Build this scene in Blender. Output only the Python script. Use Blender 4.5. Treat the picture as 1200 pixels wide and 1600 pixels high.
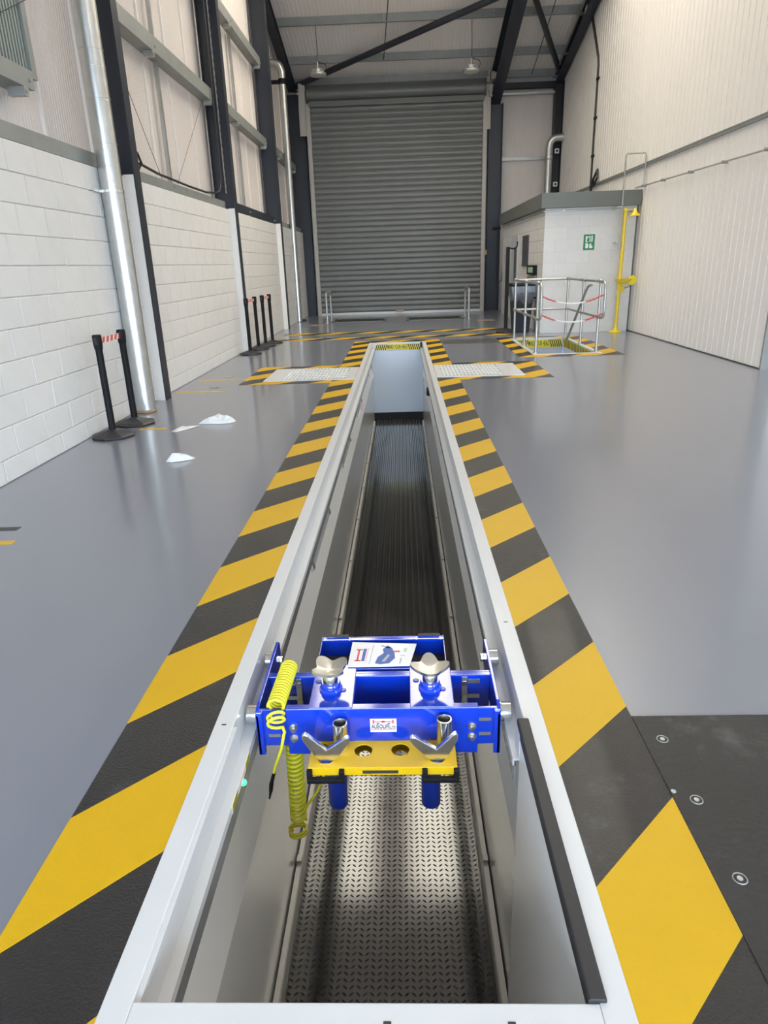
import bpy, bmesh, math, random
from mathutils import Vector, Matrix

random.seed(7)
for o in list(bpy.data.objects):
    bpy.data.objects.remove(o, do_unlink=True)
SC = bpy.context.scene
COL = SC.collection

# ------------------------------------------------------------------ camera
def set_camera():
    pitch, yaw, roll, H = .3525, -.0355, -.0331, 1.44
    f = Vector((math.sin(yaw) * math.cos(pitch), math.cos(yaw) * math.cos(pitch), -math.sin(pitch)))
    r = Vector((math.cos(yaw), -math.sin(yaw), 0))
    u = r.cross(f)
    c, s = math.cos(roll), math.sin(roll)
    r2 = r * c + u * s
    u2 = u * c - r * s
    cam = bpy.data.cameras.new('camera')
    cam.sensor_fit = 'VERTICAL'
    cam.sensor_height = 36.0
    cam.sensor_width = 27.0
    cam.lens = 1050 / 1600 * 36.0
    cam.clip_start = .02
    cam.clip_end = 200
    o = bpy.data.objects.new('camera', cam)
    COL.objects.link(o)
    o.matrix_world = Matrix(((r2.x, u2.x, -f.x, 0), (r2.y, u2.y, -f.y, 0), (r2.z, u2.z, -f.z, H), (0, 0, 0, 1)))
    SC.camera = o
set_camera()

# ------------------------------------------------------------------ sky, exposure
SC.view_settings.view_transform = 'Standard'
SC.view_settings.look = 'None'
SC.view_settings.gamma = 1.0
SC.view_settings.use_curve_mapping = False
SC.view_settings.exposure = 0.90
SC.cycles.diffuse_bounces = 5
W = bpy.data.worlds.new('overcast_sky')
SC.world = W
W.use_nodes = True
bg = W.node_tree.nodes['Background']
bg.inputs[0].default_value = (0.69, 0.845, 1.0, 1)
bg.inputs[1].default_value = 9.2

def portal(name, loc, rot, sx, sy):
    l = bpy.data.lights.new(name, 'AREA')
    l.shape = 'RECTANGLE'
    l.size = sx
    l.size_y = sy
    l.cycles.is_portal = True
    o = bpy.data.objects.new(name, l)
    COL.objects.link(o)
    o.location = loc
    o.rotation_euler = rot
    return o

# geometry constants of the hall (metres; camera stands at x = 0, y = 0)
ROOF_S, RIDGE_Y, EAVE_Y = .27, 8.0, 22.3
def roof_z(y):          # underside of the roof sheets
    yy = y if y >= RIDGE_Y else 2 * RIDGE_Y - y
    return 6.40 + ROOF_S * (EAVE_Y - .1 - yy)
WL_X, CLAD_X, WR_X = -2.952, -3.20, 4.67
FRONT_Y = -5.0
# unseen roof-light strips: x range, y range; right-hand ones and extra length added for light
ROOFLIGHTS = ((5.6, 6.8, -2.6, 7.2), (-2.3, -.95, 11.6, 17.0), (-.1, 1.1, 11.6, 17.0), (1.8, 2.9, 11.6, 17.0), (3.3, 4.4, 8.8, 17.0))

portal('portal_front_door', (-.3, FRONT_Y + .05, 1.75), (math.radians(90), 0, 0), 6.0, 3.5)
portal('portal_front_door', (7.2, FRONT_Y + .05, 1.3), (math.radians(90), 0, 0), 4.4, 2.6)

# ------------------------------------------------------------------ materials
MATS = {}
def mat(name, col, rough=.5, metal=0.0, var=0.0, vscale=6.0, bump=0.0, bscale=40.0, coat=0.0, spec=.5,
        rvar=0.0, objvar=0.0, emit=None, estr=0.0, stretch=None, trans=0.0, alpha=1.0, dirt=None, ior=None, coatr=.08):
    m = bpy.data.materials.new(name)
    m.use_nodes = True
    nt = m.node_tree
    N, L = nt.nodes, nt.links
    p = N['Principled BSDF']
    p.inputs['Base Color'].default_value = (*col, 1)
    p.inputs['Roughness'].default_value = rough
    p.inputs['Metallic'].default_value = metal
    p.inputs['Specular IOR Level'].default_value = spec
    p.inputs['Coat Weight'].default_value = coat
    p.inputs['Coat Roughness'].default_value = coatr
    p.inputs['Transmission Weight'].default_value = trans
    p.inputs['Alpha'].default_value = alpha
    if ior: p.inputs['IOR'].default_value = ior
    if emit:
        p.inputs['Emission Color'].default_value = (*emit, 1)
        p.inputs['Emission Strength'].default_value = estr
    tc = N.new('ShaderNodeTexCoord')
    vec = tc.outputs['Object']
    if stretch:
        mp = N.new('ShaderNodeMapping')
        mp.inputs['Scale'].default_value = stretch
        L.new(vec, mp.inputs['Vector'])
        vec = mp.outputs['Vector']
    colsock = None
    if var or rvar:
        nz = N.new('ShaderNodeTexNoise')
        nz.inputs['Scale'].default_value = vscale
        nz.inputs['Detail'].default_value = 6
        nz.inputs['Roughness'].default_value = .6
        L.new(vec, nz.inputs['Vector'])
        if var:
            r = N.new('ShaderNodeValToRGB')
            a = tuple(max(0, c * (1 - var)) for c in col)
            b = tuple(min(1, c * (1 + var)) for c in col)
            r.color_ramp.elements[0].position = .3
            r.color_ramp.elements[1].position = .7
            r.color_ramp.elements[0].color = (*a, 1)
            r.color_ramp.elements[1].color = (*b, 1)
            L.new(nz.outputs['Fac'], r.inputs['Fac'])
            colsock = r.outputs['Color']
        if rvar:
            mr = N.new('ShaderNodeMapRange')
            mr.inputs['From Min'].default_value = .3
            mr.inputs['From Max'].default_value = .7
            mr.inputs['To Min'].default_value = max(.02, rough - rvar)
            mr.inputs['To Max'].default_value = min(1, rough + rvar)
            L.new(nz.outputs['Fac'], mr.inputs['Value'])
            L.new(mr.outputs['Result'], p.inputs['Roughness'])
    if dirt:      # (colour, threshold, scale): scuffs and dust with shapes of their own
        dn = N.new('ShaderNodeTexNoise')
        dn.inputs['Scale'].default_value = dirt[2]
        dn.inputs['Detail'].default_value = 10
        dn.inputs['Roughness'].default_value = .72
        L.new(tc.outputs['Object'], dn.inputs['Vector'])
        dr = N.new('ShaderNodeMapRange')
        dr.inputs['From Min'].default_value = dirt[1]
        dr.inputs['From Max'].default_value = dirt[1] + .18
        L.new(dn.outputs['Fac'], dr.inputs['Value'])
        mx = N.new('ShaderNodeMix')
        mx.data_type = 'RGBA'
        L.new(dr.outputs['Result'], mx.inputs['Factor'])
        if colsock: L.new(colsock, mx.inputs['A'])
        else: mx.inputs['A'].default_value = (*col, 1)
        mx.inputs['B'].default_value = (*dirt[0], 1)
        colsock = mx.outputs['Result']
    if objvar:
        oi = N.new('ShaderNodeObjectInfo')
        mr2 = N.new('ShaderNodeMapRange')
        mr2.inputs['To Min'].default_value = 1 - objvar
        mr2.inputs['To Max'].default_value = 1 + objvar
        L.new(oi.outputs['Random'], mr2.inputs['Value'])
        hs = N.new('ShaderNodeHueSaturation')
        L.new(mr2.outputs['Result'], hs.inputs['Value'])
        if colsock: L.new(colsock, hs.inputs['Color'])
        else: hs.inputs['Color'].default_value = (*col, 1)
        colsock = hs.outputs['Color']
    if colsock: L.new(colsock, p.inputs['Base Color'])
    if bump:
        bn = N.new('ShaderNodeTexNoise')
        bn.inputs['Scale'].default_value = bscale
        bn.inputs['Detail'].default_value = 4
        L.new(vec, bn.inputs['Vector'])
        bp = N.new('ShaderNodeBump')
        bp.inputs['Strength'].default_value = bump
        bp.inputs['Distance'].default_value = .01
        L.new(bn.outputs['Fac'], bp.inputs['Height'])
        L.new(bp.outputs['Normal'], p.inputs['Normal'])
    MATS[name] = m
    return m

mat('epoxy_grey', (.190, .202, .245), .285, var=.03, vscale=.7, bump=.016, bscale=3.5, coat=.55, coatr=.13, spec=.5)
mat('yellow_paint', (.62, .37, .003), .45, var=.03, vscale=3, bump=.10, bscale=160, spec=.35)
mat('black_paint', (.012, .0115, .013), .38, var=.3, vscale=5, bump=.45, bscale=150, coat=.1, dirt=((.085, .085, .088), .56, 3.0))
mat('mat_rubber', (.013, .0135, .0145), .5, var=.25, vscale=3, bump=.4, bscale=60, dirt=((.11, .112, .115), .55, 2.2))
mat('dark_patch', (.085, .082, .085), .35, var=.2, vscale=4, coat=.2)
mat('block_paint', (.745, .74, .735), .6, var=.02, vscale=5, bump=.35, bscale=90, objvar=.02)
mat('mortar_paint', (.66, .65, .635), .7, bump=.4, bscale=120)
mat('pier_paint', (.82, .805, .785), .55, bump=.2, bscale=60)
mat('white_steel', (.62, .63, .645), .36, var=.015, vscale=4, coat=.1)
mat('white_panel', (.84, .845, .845), .3, coat=.3)
mat('strip_steel', (.36, .37, .39), .25, metal=.5)
mat('steel_panel', (.72, .725, .73), .2, metal=.35)
mat('end_panel', (.70, .78, .90), .28, metal=.15, coat=.3)
mat('galv', (.46, .47, .465), .4, metal=.75, var=.12, vscale=7, rvar=.05)
mat('angle_galv', (.50, .49, .465), .45, metal=.35, var=.06, vscale=5)
mat('galv_dull', (.30, .315, .305), .5, metal=.3, var=.08, vscale=4)
mat('duct_galv', (.62, .635, .625), .3, metal=.9, var=.05, vscale=9)
mat('navy_steel', (.026, .031, .044), .42, var=.1, vscale=3)
mat('dark_steel', (.016, .018, .022), .45)
mat('cladding', (.70, .645, .62), .48, var=.012, vscale=.8)
mat('cladding_white', (.90, .865, .83), .42, var=.012, vscale=.8, coat=.1)
mat('roof_sheet', (.92, .855, .82), .5, var=.015, vscale=.8)
mat('sheet_joint', (.84, .80, .77), .5)
mat('shutter_grey', (.165, .17, .168), .42, metal=.25, var=.04, vscale=2)
mat('shutter_guide', (.46, .43, .40), .5)
mat('fascia_grey', (.155, .165, .155), .45)
mat('jack_blue', (.003, .040, .52), .12, coat=1.0, var=.05, vscale=5)
mat('jack_blue_cyl', (.006, .035, .36), .3, coat=.3)
mat('jack_yellow', (.86, .54, .006), .3, coat=.3)
mat('tray_dark', (.045, .042, .042), .5)
mat('zinc', (.76, .77, .75), .2, metal=1.0, var=.06, vscale=12, rvar=.05)
mat('zinc_satin', (.74, .73, .68), .34, metal=1.0, var=.06, vscale=14)
mat('black_rubber', (.022, .022, .025), .5, bump=.1, bscale=50)
mat('black_plastic', (.010, .010, .012), .55, spec=.2)
mat('tread_black', (.010, .0098, .0095), .115, var=.15, vscale=4, rvar=.02, spec=.5, ior=1.85)
mat('hose_yellow', (.80, .76, .035), .32, coat=.2)
mat('paper', (.86, .86, .88), .5)
mat('print_red', (.70, .06, .07), .5)
mat('print_pink', (.85, .42, .42), .5)
mat('print_blue', (.06, .13, .42), .5)
mat('print_navy', (.02, .03, .10), .5)
mat('print_grey', (.42, .43, .46), .5)
mat('print_green', (.45, .62, .45), .5)
mat('label_white', (.86, .86, .86), .4)
mat('hazard_yellow', (.85, .72, .02), .4)
mat('hazard_black', (.02, .02, .018), .4)
mat('sign_green', (.012, .24, .085), .4)
mat('shower_yellow', (.84, .62, .02), .35, coat=.3)
mat('bin_dark', (.018, .020, .030), .5, spec=.3)
mat('bag_grey', (.10, .11, .14), .25, coat=.3, bump=.6, bscale=14)
mat('red_plastic', (.62, .03, .035), .4)
mat('belt_red', (.66, .10, .08), .55)
mat('belt_white', (.80, .74, .72), .55)
mat('chain_white', (.85, .85, .85), .4)
mat('screen_dark', (.05, .055, .07), .3)
mat('lamp_glass', (.70, .68, .64), .25, coat=.4)
mat('green_led', (.05, .8, .25), .3, emit=(.05, 1.0, .25), estr=1.3)
mat('pit_lens', (.45, .44, .47), .2, coat=.5)
mat('timber', (.42, .28, .17), .6)
mat('yard', (.35, .35, .34), .8)
mat('louvre', (.36, .40, .38), .35, metal=.3)
mat('louvre_dark', (.12, .14, .14), .4)
mat('drain_dark', (.03, .03, .03), .6)
mat('tissue', (.70, .70, .70), .8)

def glass_mat():
    m = bpy.data.materials.new('rooflight_grp')
    m.use_nodes = True
    nt = m.node_tree
    nt.nodes.clear()
    out = nt.nodes.new('ShaderNodeOutputMaterial')
    tr = nt.nodes.new('ShaderNodeBsdfTransparent')
    tr.inputs[0].default_value = (1.0, .875, .735, 1)  # pane tint chosen to warm the light coming through the roof
    df = nt.nodes.new('ShaderNodeBsdfDiffuse')
    df.inputs[0].default_value = (.8, .82, .82, 1)
    mx = nt.nodes.new('ShaderNodeMixShader')
    mx.inputs[0].default_value = .18
    nt.links.new(tr.outputs[0], mx.inputs[1])
    nt.links.new(df.outputs[0], mx.inputs[2])
    nt.links.new(mx.outputs[0], out.inputs[0])
    MATS['rooflight_grp'] = m
glass_mat()

# ------------------------------------------------------------------ mesh helpers
WLOC = {}          # world position of every object built here
def wloc(o): return WLOC.get(o.name, Vector((0, 0, 0))) if o else Vector((0, 0, 0))

class MB:
    def __init__(s): s.v = []; s.f = []; s.m = None
    def add(s, vs, fs):
        b = len(s.v)
        if s.m is not None: vs = [s.m @ Vector(v) for v in vs]
        s.v += [tuple(v) for v in vs]
        s.f += [tuple(b + i for i in f) for f in fs]
        return s
    def box(s, x0, x1, y0, y1, z0, z1):
        return s.add([(x0, y0, z0), (x1, y0, z0), (x1, y1, z0), (x0, y1, z0), (x0, y0, z1), (x1, y0, z1), (x1, y1, z1), (x0, y1, z1)],
                     [(0, 3, 2, 1), (4, 5, 6, 7), (0, 1, 5, 4), (1, 2, 6, 5), (2, 3, 7, 6), (3, 0, 4, 7)])
    def prism(s, poly, axis, a, b):       # poly: 2-D outline, axis 'x' 'y' 'z', extruded a..b
        n = len(poly)
        def P(p, d):
            return {'x': (d, p[0], p[1]), 'y': (p[0], d, p[1]), 'z': (p[0], p[1], d)}[axis]
        vs = [P(p, a) for p in poly] + [P(p, b) for p in poly]
        fs = [tuple(range(n))[::-1], tuple(range(n, 2 * n))] + [(i, (i + 1) % n, n + (i + 1) % n, n + i) for i in range(n)]
        return s.add(vs, fs)
    def ring(s, c, ax, r, seg, up=None):
        ax = Vector(ax).normalized()
        up = Vector(up) if up else (Vector((0, 0, 1)) if abs(ax.z) < .9 else Vector((1, 0, 0)))
        u = ax.cross(up).normalized(); w = ax.cross(u).normalized()
        return [Vector(c) + u * (r * math.cos(2 * math.pi * i / seg)) + w * (r * math.sin(2 * math.pi * i / seg)) for i in range(seg)]
    def cyl(s, p0, p1, r, seg=12, r2=None, caps=True):
        p0, p1 = Vector(p0), Vector(p1)
        d = p1 - p0
        vs = s.ring(p0, d, r, seg) + s.ring(p1, d, r if r2 is None else r2, seg)
        fs = [(i, (i + 1) % seg, seg + (i + 1) % seg, seg + i) for i in range(seg)]
        if caps: fs += [tuple(range(seg))[::-1], tuple(range(seg, 2 * seg))]
        return s.add(vs, fs)
    def lathe(s, prof, c=(0, 0, 0), seg=20, axis='z'):     # prof: list of (r, h)
        c = Vector(c); vs = []; fs = []
        for r, h in prof:
            for i in range(seg):
                a = 2 * math.pi * i / seg
                p = (r * math.cos(a), r * math.sin(a), h)
                if axis == 'x': p = (p[2], p[0], p[1])
                if axis == 'y': p = (p[0], p[2], p[1])
                vs.append(c + Vector(p))
        n = len(prof)
        for j in range(n - 1):
            for i in range(seg):
                k = (i + 1) % seg
                fs.append((j * seg + i, j * seg + k, (j + 1) * seg + k, (j + 1) * seg + i))
        fs.append(tuple(range(seg))[::-1])
        fs.append(tuple(range((n - 1) * seg, n * seg)))
        return s.add(vs, fs)
    def tube(s, pts, r, seg=8, closed=False, caps=True):
        pts = [Vector(p) for p in pts]
        n = len(pts); rings = []
        t0 = (pts[1] - pts[0]).normalized()
        u = t0.cross(Vector((0, 0, 1)))
        if u.length < .05: u = t0.cross(Vector((1, 0, 0)))
        u.normalize()
        for i in range(n):
            if closed: t = pts[(i + 1) % n] - pts[i - 1]
            else: t = pts[min(i + 1, n - 1)] - pts[max(i - 1, 0)]
            t.normalize()
            u = (u - t * u.dot(t)).normalized()
            w = t.cross(u)
            rr = r[i] if isinstance(r, (list, tuple)) else r
            rings.append([pts[i] + u * (rr * math.cos(2 * math.pi * k / seg)) + w * (rr * math.sin(2 * math.pi * k / seg)) for k in range(seg)])
        vs = [v for rg in rings for v in rg]
        fs = []
        m = n if closed else n - 1
        for i in range(m):
            j = (i + 1) % n
            for k in range(seg):
                l = (k + 1) % seg
                fs.append((i * seg + k, i * seg + l, j * seg + l, j * seg + k))
        if caps and not closed: fs += [tuple(range(seg))[::-1], tuple((n - 1) * seg + k for k in range(seg))]
        return s.add(vs, fs)
    def mesh(s, name, off=(0, 0, 0)):
        off = Vector(off)
        me = bpy.data.meshes.new(name)
        me.from_pydata([tuple(Vector(v) - off) for v in s.v], [], s.f)
        bm = bmesh.new(); bm.from_mesh(me)
        bmesh.ops.recalc_face_normals(bm, faces=bm.faces)
        bm.to_mesh(me); bm.free()
        me.update()
        return me
    def build(s, name, m, parent=None, smooth=None, bevel=0, label=None, cat=None, group=None, kind=None, at=None, recalc=True):
        off = wloc(parent) if parent else (Vector(at) if at else Vector((0, 0, 0)))
        me = s.mesh(name, off)
        o = link(name, me, m, parent, loc=None if parent else off)
        if smooth: shade(me, smooth)
        if bevel:
            b = o.modifiers.new('bevel', 'BEVEL')
            b.width = bevel; b.segments = 2; b.limit_method = 'ANGLE'; b.angle_limit = math.radians(40)
        tag(o, label, cat, group, kind)
        return o

def shade(me, ang=40):
    for p in me.polygons: p.use_smooth = True
    try: me.set_sharp_from_angle(angle=math.radians(ang))
    except Exception: pass

def tag(o, label=None, cat=None, group=None, kind=None):
    if label: o['label'] = label
    if cat: o['category'] = cat
    if group: o['group'] = group
    if kind: o['kind'] = kind
    return o

def link(name, me, m=None, parent=None, loc=None, rot=None, scale=None):
    o = bpy.data.objects.new(name, me)
    COL.objects.link(o)
    if m and me and not me.materials: me.materials.append(MATS[m])
    if parent: o.parent = parent
    if loc is not None: o.location = loc
    if rot is not None: o.rotation_euler = rot
    if scale is not None: o.scale = scale
    WLOC[o.name] = wloc(parent) + o.location if parent else Vector(o.location)
    return o

def thing(name, label, cat, loc=(0, 0, 0), group=None, kind=None):
    o = bpy.data.objects.new(name, None)
    COL.objects.link(o)
    o.empty_display_size = .1
    o.location = loc
    WLOC[o.name] = Vector(loc)
    return tag(o, label, cat, group, kind)

def inst(o_mesh, name, m, parent, world, scale=None, rot=None):   # shared-mesh piece put at a world position
    return link(name, o_mesh, m, parent, loc=Vector(world) - wloc(parent), scale=scale, rot=rot)

def copy_tree(o, parent=None, loc=None):
    c = o.copy(); COL.objects.link(c)
    c.parent = parent
    if loc is not None: c.location = loc
    WLOC[c.name] = (wloc(parent) + c.location) if parent else Vector(c.location)
    for ch in list(o.children): copy_tree(ch, c)
    return c

def text(name, body, size, world, rot, m, parent, align='CENTER', width=None, depth=.0006, bold=0.0):
    cu = bpy.data.curves.new(name, 'FONT')
    cu.body = body; cu.size = size; cu.align_x = align; cu.align_y = 'CENTER'
    cu.extrude = depth; cu.offset = bold
    cu.resolution_u = 3
    t = bpy.data.objects.new('tmp_text', cu)
    COL.objects.link(t)
    bpy.context.view_layer.update()
    dg = bpy.context.evaluated_depsgraph_get()
    me = bpy.data.meshes.new_from_object(t.evaluated_get(dg))
    bpy.data.objects.remove(t, do_unlink=True)
    bpy.data.curves.remove(cu)
    me.name = name
    me.materials.clear()
    xs = [v.co.x for v in me.vertices]
    sx = width / (max(xs) - min(xs)) if width else 1.0
    return link(name, me, m, parent, loc=Vector(world) - wloc(parent), rot=rot, scale=(sx, 1, 1))

def clip(poly, nx, ny, d):          # keep nx*x + ny*y >= d
    out = []
    for i in range(len(poly)):
        a, b = poly[i], poly[(i + 1) % len(poly)]
        da, db = nx * a[0] + ny * a[1] - d, nx * b[0] + ny * b[1] - d
        if da >= 0: out.append(a)
        if (da >= 0) != (db >= 0):
            t = da / (da - db)
            out.append((a[0] + t * (b[0] - a[0]), a[1] + t * (b[1] - a[1])))
    return out

def rect(x0, x1, y0, y1): return [(x0, y0), (x1, y0), (x1, y1), (x0, y1)]

# ================================================================== THE SETTING
# ---- floor slab with the openings for the pit, the stair pit and the roller beds
HOLES = [(-.66, .443, .89, 13.55), (2.10, 3.20, 11.10, 13.62), (-1.93, -.45, 18.9, 20.1), (.12, 1.66, 18.9, 20.1)]
def floor_mesh(x0, x1, y0, y1, holes, zt, zb):
    xs = sorted({x0, x1} | {h[0] for h in holes} | {h[1] for h in holes})
    ys = sorted({y0, y1} | {h[2] for h in holes} | {h[3] for h in holes})
    mb = MB(); idx = {}
    def vid(i, j, z):
        k = (i, j, z)
        if k not in idx:
            idx[k] = len(mb.v); mb.v.append((xs[i], ys[j], z))
        return idx[k]
    solid = {}
    for i in range(len(xs) - 1):
        for j in range(len(ys) - 1):
            cx, cy = (xs[i] + xs[i + 1]) / 2, (ys[j] + ys[j + 1]) / 2
            solid[i, j] = not any(h[0] < cx < h[1] and h[2] < cy < h[3] for h in holes)
    for (i, j), ok in solid.items():
        if not ok: continue
        mb.f.append((vid(i, j, zt), vid(i + 1, j, zt), vid(i + 1, j + 1, zt), vid(i, j + 1, zt)))
        for di, dj, a, b in ((-1, 0, (i, j + 1), (i, j)), (1, 0, (i + 1, j), (i + 1, j + 1)), (0, -1, (i, j), (i + 1, j)), (0, 1, (i + 1, j + 1), (i, j + 1))):
            if not solid.get((i + di, j + dj), False):
                mb.f.append((vid(*a, zb), vid(*b, zb), vid(*b, zt), vid(*a, zt)))
    return mb
fl = floor_mesh(-3.3, 10.0, FRONT_Y, 22.4, HOLES, 0.0, -.25).build('floor', 'epoxy_grey', kind='structure')
MB().box(-30, 40, -45, FRONT_Y - .01, -.3, -.02).build('yard_ground', 'yard', kind='structure')  # unseen ground, added to block sky light from below the horizon

# ---- ceiling: sheets over the far slope, plain slabs elsewhere, roof lights between
def slope_slab(mb, x0, x1, y0, y1, t=.08):
    z0, z1 = roof_z(y0), roof_z(y1)
    return mb.add([(x0, y0, z0), (x1, y0, z0), (x1, y1, z1), (x0, y1, z1), (x0, y0, z0 + t), (x1, y0, z0 + t), (x1, y1, z1 + t), (x0, y1, z1 + t)],
                  [(0, 3, 2, 1), (4, 5, 6, 7), (0, 1, 5, 4), (1, 2, 6, 5), (2, 3, 7, 6), (3, 0, 4, 7)])
mb = MB()
def slab_x(y0, y1):
    ym = (y0 + y1) / 2
    xs = [-3.4] + [v for st in ROOFLIGHTS if st[2] < ym < st[3] for v in st[:2]] + [10.2]
    for i in range(0, len(xs), 2): slope_slab(mb, xs[i], xs[i + 1], y0, y1)
YCUT = [FRONT_Y - .3, -2.6, 7.2, RIDGE_Y, 8.8, 11.6, 17.0]
for a, b in zip(YCUT, YCUT[1:]): slab_x(a, b)
ceiling = mb.build('ceiling', 'roof_sheet', kind='structure')
def ribbed(u0, u1, pitch, rib, depth, fl_):     # profile polyline (u, d) of a ribbed sheet
    pts = [(u0, 0)]
    u = u0 + pitch / 2
    while u + rib < u1:
        pts += [(u - rib / 2 - depth * fl_, 0), (u - rib / 2, depth), (u + rib / 2, depth), (u + rib / 2 + depth * fl_, 0)]
        u += pitch
    pts.append((u1, 0))
    return pts
def roof_strip(x0, x1, y0, y1):
    pr = ribbed(x0, x1, .1, .02, .006, 1.0)
    vs, fs = [], []
    for (u, d) in pr:
        vs += [(u, y0, roof_z(y0) - d), (u, y1, roof_z(y1) - d)]
    n = len(pr)
    for i in range(n - 1): fs.append((2 * i, 2 * i + 1, 2 * i + 3, 2 * i + 2))
    b = len(vs)
    vs += [(x0, y0, roof_z(y0) + .08), (x0, y1, roof_z(y1) + .08), (x1, y1, roof_z(y1) + .08), (x1, y0, roof_z(y0) + .08)]
    fs += [(b, b + 1, b + 2, b + 3)]
    return MB().add(vs, fs)
x = -3.4
while x < 10.1:
    o = roof_strip(x, x + 1.0, YCUT[-1], EAVE_Y + .1).build('roof_sheet', 'roof_sheet', ceiling)
    x += 1.0
wn = 1
for (xa, xb, a, b) in ROOFLIGHTS:
    if True:
        mbw = MB(); slope_slab(mbw, xa, xb, a, b, .01)
        mbw.build('window_%d' % wn, 'rooflight_grp', kind='structure'); wn += 1
        ym = (a + b) / 2
        portal('portal_roof_light', ((xa + xb) / 2, ym, roof_z(ym) - .05), (math.atan(ROOF_S) * (1 if ym < RIDGE_Y else -1), 0, 0), xb - xa, (b - a) * 1.03)

# ---- left wall: painted blocks to 2.42 m, steel sheets above
gable = [(FRONT_Y - .2, 2.42), (EAVE_Y, 2.42), (EAVE_Y, roof_z(EAVE_Y) + .05), (RIDGE_Y, roof_z(RIDGE_Y) + .05), (FRONT_Y - .2, roof_z(FRONT_Y - .2) + .05)]
mb = MB().box(-3.18, -2.964, FRONT_Y - .2, EAVE_Y, 0, 2.418)
mb.box(-3.32, -3.18, FRONT_Y - .2, EAVE_Y, 0, 2.5)
wall_left = mb.build('wall_left', 'mortar_paint', kind='structure')
MB().prism(gable, 'x', -3.34, -3.24).build('cladding_backing', 'cladding', wall_left)

def block_mesh(L, h, name, c=.005):
    d = .016
    L2, h2 = L / 2, h / 2
    vs = [(-d, -L2, -h2), (-d, L2, -h2), (-d, L2, h2), (-d, -L2, h2),
          (-c * .8, -L2, -h2), (-c * .8, L2, -h2), (-c * .8, L2, h2), (-c * .8, -L2, h2),
          (0, -L2 + c, -h2 + c), (0, L2 - c, -h2 + c), (0, L2 - c, h2 - c), (0, -L2 + c, h2 - c)]
    fs = [(0, 1, 5, 4), (1, 2, 6, 5), (2, 3, 7, 6), (3, 0, 4, 7), (4, 5, 9, 8), (5, 6, 10, 9), (6, 7, 11, 10), (7, 4, 8, 11), (8, 9, 10, 11)]
    mb = MB(); mb.add(vs, fs)
    return mb.mesh(name)
BLK = {}
def get_block(L, h, c=.005):
    k = (round(L, 3), round(h, 3), c)
    if k not in BLK: BLK[k] = block_mesh(k[0], k[1], 'block', c)
    return BLK[k]
rest = MB(); nblk = 0
BAYS = ((3.1, 7.93), (8.10, 12.60), (12.77, 17.27), (17.44, 21.85))
for bi, (y0, y1) in enumerate(BAYS):
    cells = []
    for k in range(11):
        za, zb = (0, .168) if k == 0 else (.168 + .225 * (k - 1), .168 + .225 * k)
        ph = 5.365 + (.225 if k % 2 == 0 else 0)
        yy = ph - .45 * math.ceil((ph - y0) / .45)
        while yy < y1:
            a, b = max(yy, y0), min(yy + .45, y1)
            if b - a > .03: cells.append((a, b, za, zb))
            yy += .45
    cells.sort()
    for (a, b, za, zb) in cells:
        L, h = b - a - .006, zb - za - .006
        p = (WL_X + random.uniform(-.0012, .0012), (a + b) / 2, (za + zb) / 2)
        if nblk < 300:
            inst(get_block(L, h), 'block', 'block_paint', wall_left, p)
            nblk += 1
        else:
            me = get_block(L, h)
            rest.add([Vector(v.co) + Vector(p) for v in me.vertices], [tuple(q.vertices) for q in me.polygons])
rest.build('far_blocks', 'block_paint', wall_left, kind='stuff')

# steel sheets of the left wall above the blocks
def wall_strip(x, y0, y1, zb, ztop, pitch, rib, depth, sgn, fl_=1.0):
    pr = ribbed(y0, y1, pitch, rib, depth, fl_)
    vs, fs = [], []
    for (u, d) in pr:
        vs += [(x + sgn * d, u, zb), (x + sgn * d, u, ztop(u))]
    for i in range(len(pr) - 1): fs.append((2 * i, 2 * i + 1, 2 * i + 3, 2 * i + 2))
    return MB().add(vs, fs)
y = -3.13
while y < EAVE_Y - .2:
    y1 = min(y + 1.0, EAVE_Y)
    if y > 3:
        s = wall_strip(CLAD_X - .03, y + .012, y1, 2.42, lambda u: roof_z(u) - .01, .05, .018, .004, 1).build('cladding_sheet', 'cladding', wall_left)
        MB().prism([(y - .014, 2.43), (y + .012, 2.43), (y + .012, roof_z(y) - .02), (y - .014, roof_z(y) - .02)], 'x', CLAD_X - .03, CLAD_X - .004).build('sheet_joint', 'sheet_joint', wall_left)
    y += 1.0

# ---- far wall, closed behind the shutter to keep sky light out
mb = MB()
mb.box(-3.34, 10.2, 22.2, 22.36, 0, 6.5)
wall_back = mb.build('wall_back', 'cladding', kind='structure')
for i in range(2):
    xa, xb = 2.98 + i * .85, 2.98 + (i + 1) * .85
    pr = ribbed(xa, xb, .05, .018, .004, 1.0)
    vs, fs = [], []
    for (u, d) in pr: vs += [(u, 22.19 - d, 0), (u, 22.19 - d, 6.4)]
    for k in range(len(pr) - 1): fs.append((2 * k, 2 * k + 1, 2 * k + 3, 2 * k + 2))
    MB().add(vs, fs).build('cladding_sheet', 'cladding', wall_back)
MB().box(2.98, 4.45, 22.12, 22.18, 4.18, 4.27).build('sheeting_rail', 'galv', wall_back)

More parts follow.
